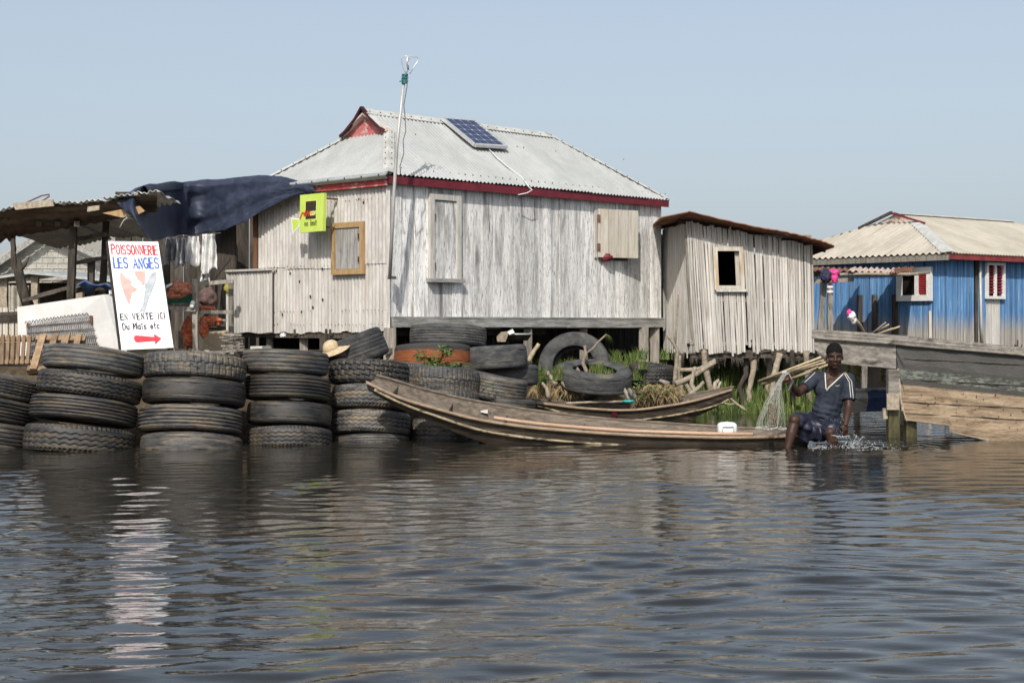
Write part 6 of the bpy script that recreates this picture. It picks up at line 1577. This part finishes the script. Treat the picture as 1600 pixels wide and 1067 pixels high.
# arms
b.cap(shR, elR, .056, .042); b.cap(elR, elR.lerp(wrR,.4), .042, .040); b.cap(elR.lerp(wrR,.4), wrR, .040, .027)
b.cap(shL, elL, .056, .043); b.cap(elL, elL.lerp(wrL,.35), .043, .042); b.cap(elL.lerp(wrL,.35), wrL, .042, .028)
# legs
b.cap(hipR, kneeR, .088, .062); b.ell(kneeR, (.062,.062,.064)); b.cap(kneeR+Z*-.02, kneeR.lerp(ankR,.45), .056, .058); b.cap(kneeR.lerp(ankR,.45), ankR, .058, .036)
b.cap(hipL, kneeL, .088, .062); b.cap(kneeL, kneeL.lerp(ankL,.5), .060, .056); b.cap(kneeL.lerp(ankL,.5), ankL, .056, .036)
# hands: palm, four fingers with knuckle bends, thumb at the side
def hand(wr, d, up, curl, side, spread=.0, sc=.92):
    d = d.normalized(); up = (up-d*up.dot(d)).normalized(); sd = d.cross(up)*side      # d: to the fingers, up: back of the hand, sd: thumb side
    Mx = Matrix((sd, d, up)).transposed(); pc = wr+d*.045*sc
    b.ell(pc, (.040*sc,.050*sc,.018*sc), Mx)
    for i, (off, ln) in enumerate(((.029,.074),(.010,.082),(-.010,.077),(-.028,.060))):
        a = wr+d*.082*sc+sd*off*sc; dirn = (d+sd*off*spread*10).normalized(); p = a-d*.02; r_ = .0105*sc
        for k, f in enumerate((.42,.33,.25)):
            ang = R(curl*(k+.6)/1.6); dd = (dirn*math.cos(ang)-up*math.sin(ang)).normalized(); e = p+dd*ln*f*sc*1.05+(dd*.02 if k == 0 else dd*0); b.cap(p, e, r_, r_*.93, n=10); p = e; r_ *= .93
    t0 = wr+d*.025*sc+sd*.030*sc; t1 = t0+(d*.55+sd*.75-up*.25).normalized()*.040*sc; t2 = t1+(d*.85+sd*.15-up*.45).normalized()*.034*sc
    b.cap(t0, t1, .0145*sc, .012*sc, n=10); b.cap(t1, t2, .012*sc, .0095*sc, n=10)
hdR = bx(1226,583,15.98)-wrR
hand(wrR, hdR, Vector((.35,.85,.25)), 62, 1)
hand(wrL, Vector((-.03,-.02,-1)), Vector((.25,-.9,.0)), 30, 1, .1)
o = b.build('body', [M['skin'], M['palm']], boy); remesh(o, .0052, 5, .5)
hc = wrR+hdR.normalized()*.07-boy.location
for pg in o.data.polygons:
    if (pg.center-hc).length < .085 and pg.normal.y < -.15: pg.material_index = 1
# sink the eye sockets a little
me = o.data; off = Vector(o.location); q0 = boy.location
for s in (1,-1):
    ec = hd(s*.033,-.086,.004)-q0
    for v in me.vertices:
        dd = (v.co-ec); r2 = (dd.x/.020)**2+(dd.z/.012)**2
        if r2 < 6 and abs(dd.y) < .03: v.co.y += .004*math.exp(-r2)
    e = MB(); e.ell(hd(s*.033,-.066,.004), (.012,.0133,.0048), HR, nu=16, nv=10); e.ell(hd(s*.033-.002,-.0785,.004), (.0062,.003,.0055), HR, nu=12, nv=8, mi=1); e.build('eye', [M['eyewhite'], M['iris']], boy)
e = MB(); e.ell(hd(0,-.0875,-.058), (.019,.0085,.006), HR); e.ell(hd(0,-.0865,-.071), (.0175,.009,.008), HR); e.build('lips', M['lips'], boy)
e = MB(); c_ = hd(0,.018,.045)
def hf(q):      # short dense hair: full on top and back, hairline across the forehead
    return 1+.035*mnoise.noise(q*14)+.02*mnoise.noise(q*30)
e.ell(c_+HR@Vector((0,.006,.010)), (.083,.102,.095), HR, nu=64, nv=44, fn=hf)
keep = []
for fi, f in enumerate(e.f):
    c0 = sum((Vector(e.v[k]) for k in f), Vector())/len(f); l = HR.inverted() @ (c0-HEADC)
    if l.z > .052-.55*max(0, l.y-.0) - (.0 if l.y < -.03 else .035) - .004*math.sin(l.x*300): keep.append(fi)
e.f = [e.f[i] for i in keep]; e.m = [e.m[i] for i in keep]; e.r = [e.r[i] for i in keep]; e.s = [e.s[i] for i in keep]
ho = e.build('hair', M['hair'], boy); sm = ho.modifiers.new('solid','SOLIDIFY'); sm.thickness = .004; sm.offset = 1
e = MB()
for s in (1,-1): e.ell(hd(s*.034,-.0895,.027), (.021,.004,.0035), HR, nu=10, nv=6)
e.build('eyebrow', M['hair'], boy)
# polo shirt
def shell(prims, name, m_, vox=.006, it=5):
    global b
    keepb = b; b = MB(); prims(); o = b.build(name, m_, boy); remesh(o, vox, it); b = keepb; return o
def shirt_():
    b.ell(bx(1298,606,16.42), (.186,.127,.14)); b.cap(bx(1299,602,16.43), bx(1296,628,16.43), .152, .142); b.cap(bx(1296,625,16.43), bx(1289,648,16.43), .142, .15)
    b.ell(bx(1294,634,16.42), (.152,.128,.10)); b.ell(bx(1301,593,16.43), (.165,.10,.068))
    b.cap(neck+Z*-.035, shR+Vector((0,0,.006)), .058, .070); b.cap(neck+Z*-.035, shL+Vector((0,0,.006)), .058, .070); b.ell(neck+Z*-.02, (.072,.066,.03))
    eR = shR.lerp(elR,.62); eL = shL.lerp(elL,.74)
    b.cap(shR, shR.lerp(elR,.4), .071, .068); b.tube([shR.lerp(elR,.2), eR], [.069,.066], n=20)
    b.cap(shL, shL.lerp(elL,.4), .071, .068); b.tube([shL.lerp(elL,.2), eL], [.069,.070], n=20)
so_ = shell(shirt_, 'polo_shirt', M['shirt'], .0062, 4)
# cloth folds, then cut the V neck and hollow the hem
me = so_.data; NV = [v.normal.copy() for v in me.vertices]
for v in me.vertices:
    vn = NV[v.index]; w_ = v.co+q0; f = mnoise.noise(Vector((w_.x*7+w_.z*9, w_.y*5, w_.z*14-w_.x*8)))*.008+mnoise.noise(Vector((w_.x*18, w_.y*10, w_.z*30+w_.x*20)))*.004
    low = max(0, min(1, (.55-w_.z)/.25)); v.co += vn*(f*(.5+low)+.006*low*math.sin(w_.z*95+w_.x*30+3*mnoise.noise(w_*6)))
VT = [(1292.5,577),(1316,577),(1318,582),(1293,607.5),(1291.5,604)]
V2 = [((1289.5,580),(1291.5,606)),((1316,583),(1292,608))]
def inV(w_):
    x = w_.x/w_.y*F+800; y = HZ-(w_.z-EYE)/w_.y*F
    if y < 578: return True
    return w_.y < 16.42 and y < 607 and 1290.5+.04*(y-580) < x < 1317-.93*(y-582)
bmx = bmesh.new(); bmx.from_mesh(me)
dele = [f for f in bmx.faces if inV(f.calc_center_median()+q0)]
bmesh.ops.delete(bmx, geom=dele, context='FACES'); bmx.to_mesh(me); bmx.free(); me.update()
solid(so_, .007)
def surf(o, pts, off):        # drop pixel points onto a garment along the view, giving world points
    dg = bpy.context.evaluated_depsgraph_get(); tree = BVHTree.FromObject(o, dg); out = []
    o0 = boy.location
    for x, y in pts:
        d = Vector(((x-800)/F, 1, -(y-HZ)/F)).normalized(); h = tree.ray_cast(Vector((0,0,EYE))-o0, d)
        if h[0] is not None and (h[0]+o0).y < 16.44: out.append((h[0]+o0+h[1]*off*(1 if h[1].y < 0 else -1), h[1] if h[1].y < 0 else -h[1]))
    return out
def seg(p, q, n=10): return [(p[0]+(q[0]-p[0])*i/n, p[1]+(q[1]-p[1])*i/n) for i in range(n+1)]
def trim(name, lines, wd, m_='trim', o=None):
    e = MB()
    for ln in lines:
        s = surf(o or so_, ln, .003)
        if len(s) < 2: continue
        e.tube([p for p, n in s], wd, n=6)
    return e.build(name, M[m_], boy)
bpy.context.view_layer.update()
trim('collar_trim', [seg((1289.0,580),(1290.6,606),8)+[(1292,610)], seg((1317.5,584.5),(1294.5,606),8)+[(1292,611)]], .007)
trim('shoulder_stripe', [seg((1318.5,582.5),(1327,597),6)+seg((1327,597),(1329.5,624),8)[1:], seg((1320.5,582),(1330.5,596),6)+seg((1330.5,596),(1333,623),8)[1:],
    seg((1288,576.5),(1276,580),5)+seg((1276,580),(1257.5,597.5),8)[1:]], .0038)
trim('chest_logo', [[(1305.6,602.2),(1307.2,603.4),(1311.5,602.0)]], .003)
# wet shorts
def shorts_():
    b.ell(bx(1288,660,16.43), (.172,.13,.085)); b.cap(hipR, kneeR.lerp(hipR,.16), .104, .085); b.cap(hipL, kneeL.lerp(hipL,.10), .104, .092)
    b.cap(bx(1262,664,16.2), bx(1286,672,16.2), .085, .09)
    b.ell(bx(1266,674,16.17), (.15,.085,.10)); b.ell(bx(1278,676,16.18), (.14,.085,.10)); b.cap(bx(1258,668,16.12), bx(1257,684,16.14), .075, .05)
sh = shell(shorts_, 'shorts', M['shorts'], .0065, 22)
NV = [v.normal.copy() for v in sh.data.vertices]
for v in sh.data.vertices:
    w_ = v.co+q0; rg = abs(mnoise.noise(Vector((w_.x*8+w_.z*10, w_.y*4, w_.z*5-w_.x*4+9)))); v.co += NV[v.index]*(.026*(.3-rg)+.012*mnoise.noise(Vector((w_.x*9+w_.z*6, w_.y*6, w_.z*9-w_.x*7)))+.005*mnoise.noise(Vector((w_.x*26+w_.z*14, w_.y*12, w_.z*18))))
# the gathered cast net in his raised hand
nt_ = thing('fishing_net', 'pale nylon fishing net hanging gathered from the raised hand of the boy', 'net', bx(1213,664,16.0))
NT0 = bx(1226,585,15.93)
CL = [(0,NT0,.022,.016),(.18,bx(1218,597,15.94),.022,.018),(.45,bx(1211,620,15.96),.055,.04),(.75,bx(1206,645,15.98),.105,.07),(1,bx(1203,669,16.0),.13,.085)]
def netp(a, t):
    for i in range(4):
        if CL[i][0] <= t <= CL[i+1][0]:
            f = (t-CL[i][0])/(CL[i+1][0]-CL[i][0]); c = CL[i][1].lerp(CL[i+1][1], f); rx = CL[i][2]*(1-f)+CL[i+1][2]*f; ry = CL[i][3]*(1-f)+CL[i+1][3]*f; break
    g = 1+.30*math.sin(5*a+2*t)+.18*mnoise.noise(Vector((math.cos(a)*2, math.sin(a)*2, t*5)))
    return c+Vector((rx*g*math.cos(a), ry*g*math.sin(a), .012*math.sin(a*4+t*6)*t))
e = MB(); na, nt2 = 40, 46
for i in range(na):
    for sgn in (1,-1):
        e.tube([netp(2*PI*(i/na)+sgn*t*.9, t) for t in [k/nt2 for k in range(nt2+1)]], .00062, n=3, caps=False, smooth=False)
e.build('mesh_web', M['net'], nt_)
e = MB(); e.tube([netp(2*PI*k/40,1) for k in range(41)], .0035, n=5)
for k in range(20): e.ell(netp(2*PI*k/20,1), .009, nu=6, nv=5)
e.build('lead_line', M['net'], nt_)
e = MB()
for i in range(26): 
    t_ = rr(.55,.92); c = netp(0,t_).lerp(netp(PI,t_), rr(.35,.75)); e.ell(c+Vector((rr(-.02,.02),0,0)), (rr(.008,.02),rr(.008,.02),rr(.012,.035)), nu=8, nv=6, fn=lambda q: 1+.4*mnoise.noise(q*3))
e.build('caught_debris', M['netdebris'], nt_)
e = MB()
for i in range(7): e.tube([NT0+Vector((rr(-.02,.02),rr(-.02,.02),rr(-.02,.03))), NT0+Vector((.03+rr(0,.02),-.01,.01)), wrR+Vector((.035+rr(-.01,.015),-.01+rr(-.02,.02),.01)), wrR+Vector((.01+rr(-.03,.02),rr(-.02,.02),-.08+rr(-.04,.02)))], .005, n=5)
for i in range(10): e.tube([NT0+Vector((rr(-.03,.02),rr(-.02,.02),rr(-.015,.035))) for _ in range(3)], .006, n=5)
e.build('hand_rope', M['net'], nt_)
# splash round the hand and knee
e = MB(); c0 = bx(1326,684,15.95)
def drop(p, r): e.ell(p, (r, r, r*rr(.8,1.5)), nu=7, nv=5)
for i in range(420):
    a = rr(0,2*PI); d = abs(random.gauss(0,.17)); p = c0+Vector((.04+d*1.25*math.cos(a), d*.55*math.sin(a)-.05, 0)); h_ = max(0, random.gauss(.03,.055))*math.exp(-d*2); p.z = .0+h_; drop(p, rr(.002,.006))
for i in range(90): p = bx(rr(1262,1300), 688, 15.9); p.z = abs(random.gauss(0,.03)); drop(p, rr(.0015,.004))
for i in range(40): p = bx(rr(1295,1318), rr(655,682), 15.85); drop(p, rr(.0015,.0035))
for i in range(8):      # thrown sheets of water
    a = rr(-.3,PI+.3); r0 = rr(.04,.12); p = c0+Vector((.03+1.5*r0*math.cos(a), -.06-.3*r0, -.005)); q = p+Vector((math.cos(a)*rr(.03,.10), rr(-.03,.0), rr(.01,.04)))
    e.tube([p, p.lerp(q,.5)+Z*.015, q, q+(q-p)*.2-Z*.01], [.008,.007,.004,.002], n=6)
for i in range(22):
    x = rr(1325,1372); p = bx(x, 684+rr(-3,6), 16.0); p.z = rr(.004,.012); e.ell(p, (rr(.006,.022), rr(.005,.014), .004), nu=8, nv=4, fn=lambda q: 1+.5*mnoise.noise(q*3+p))
tag(e.build('water_splash', M['splash']), kind='stuff')
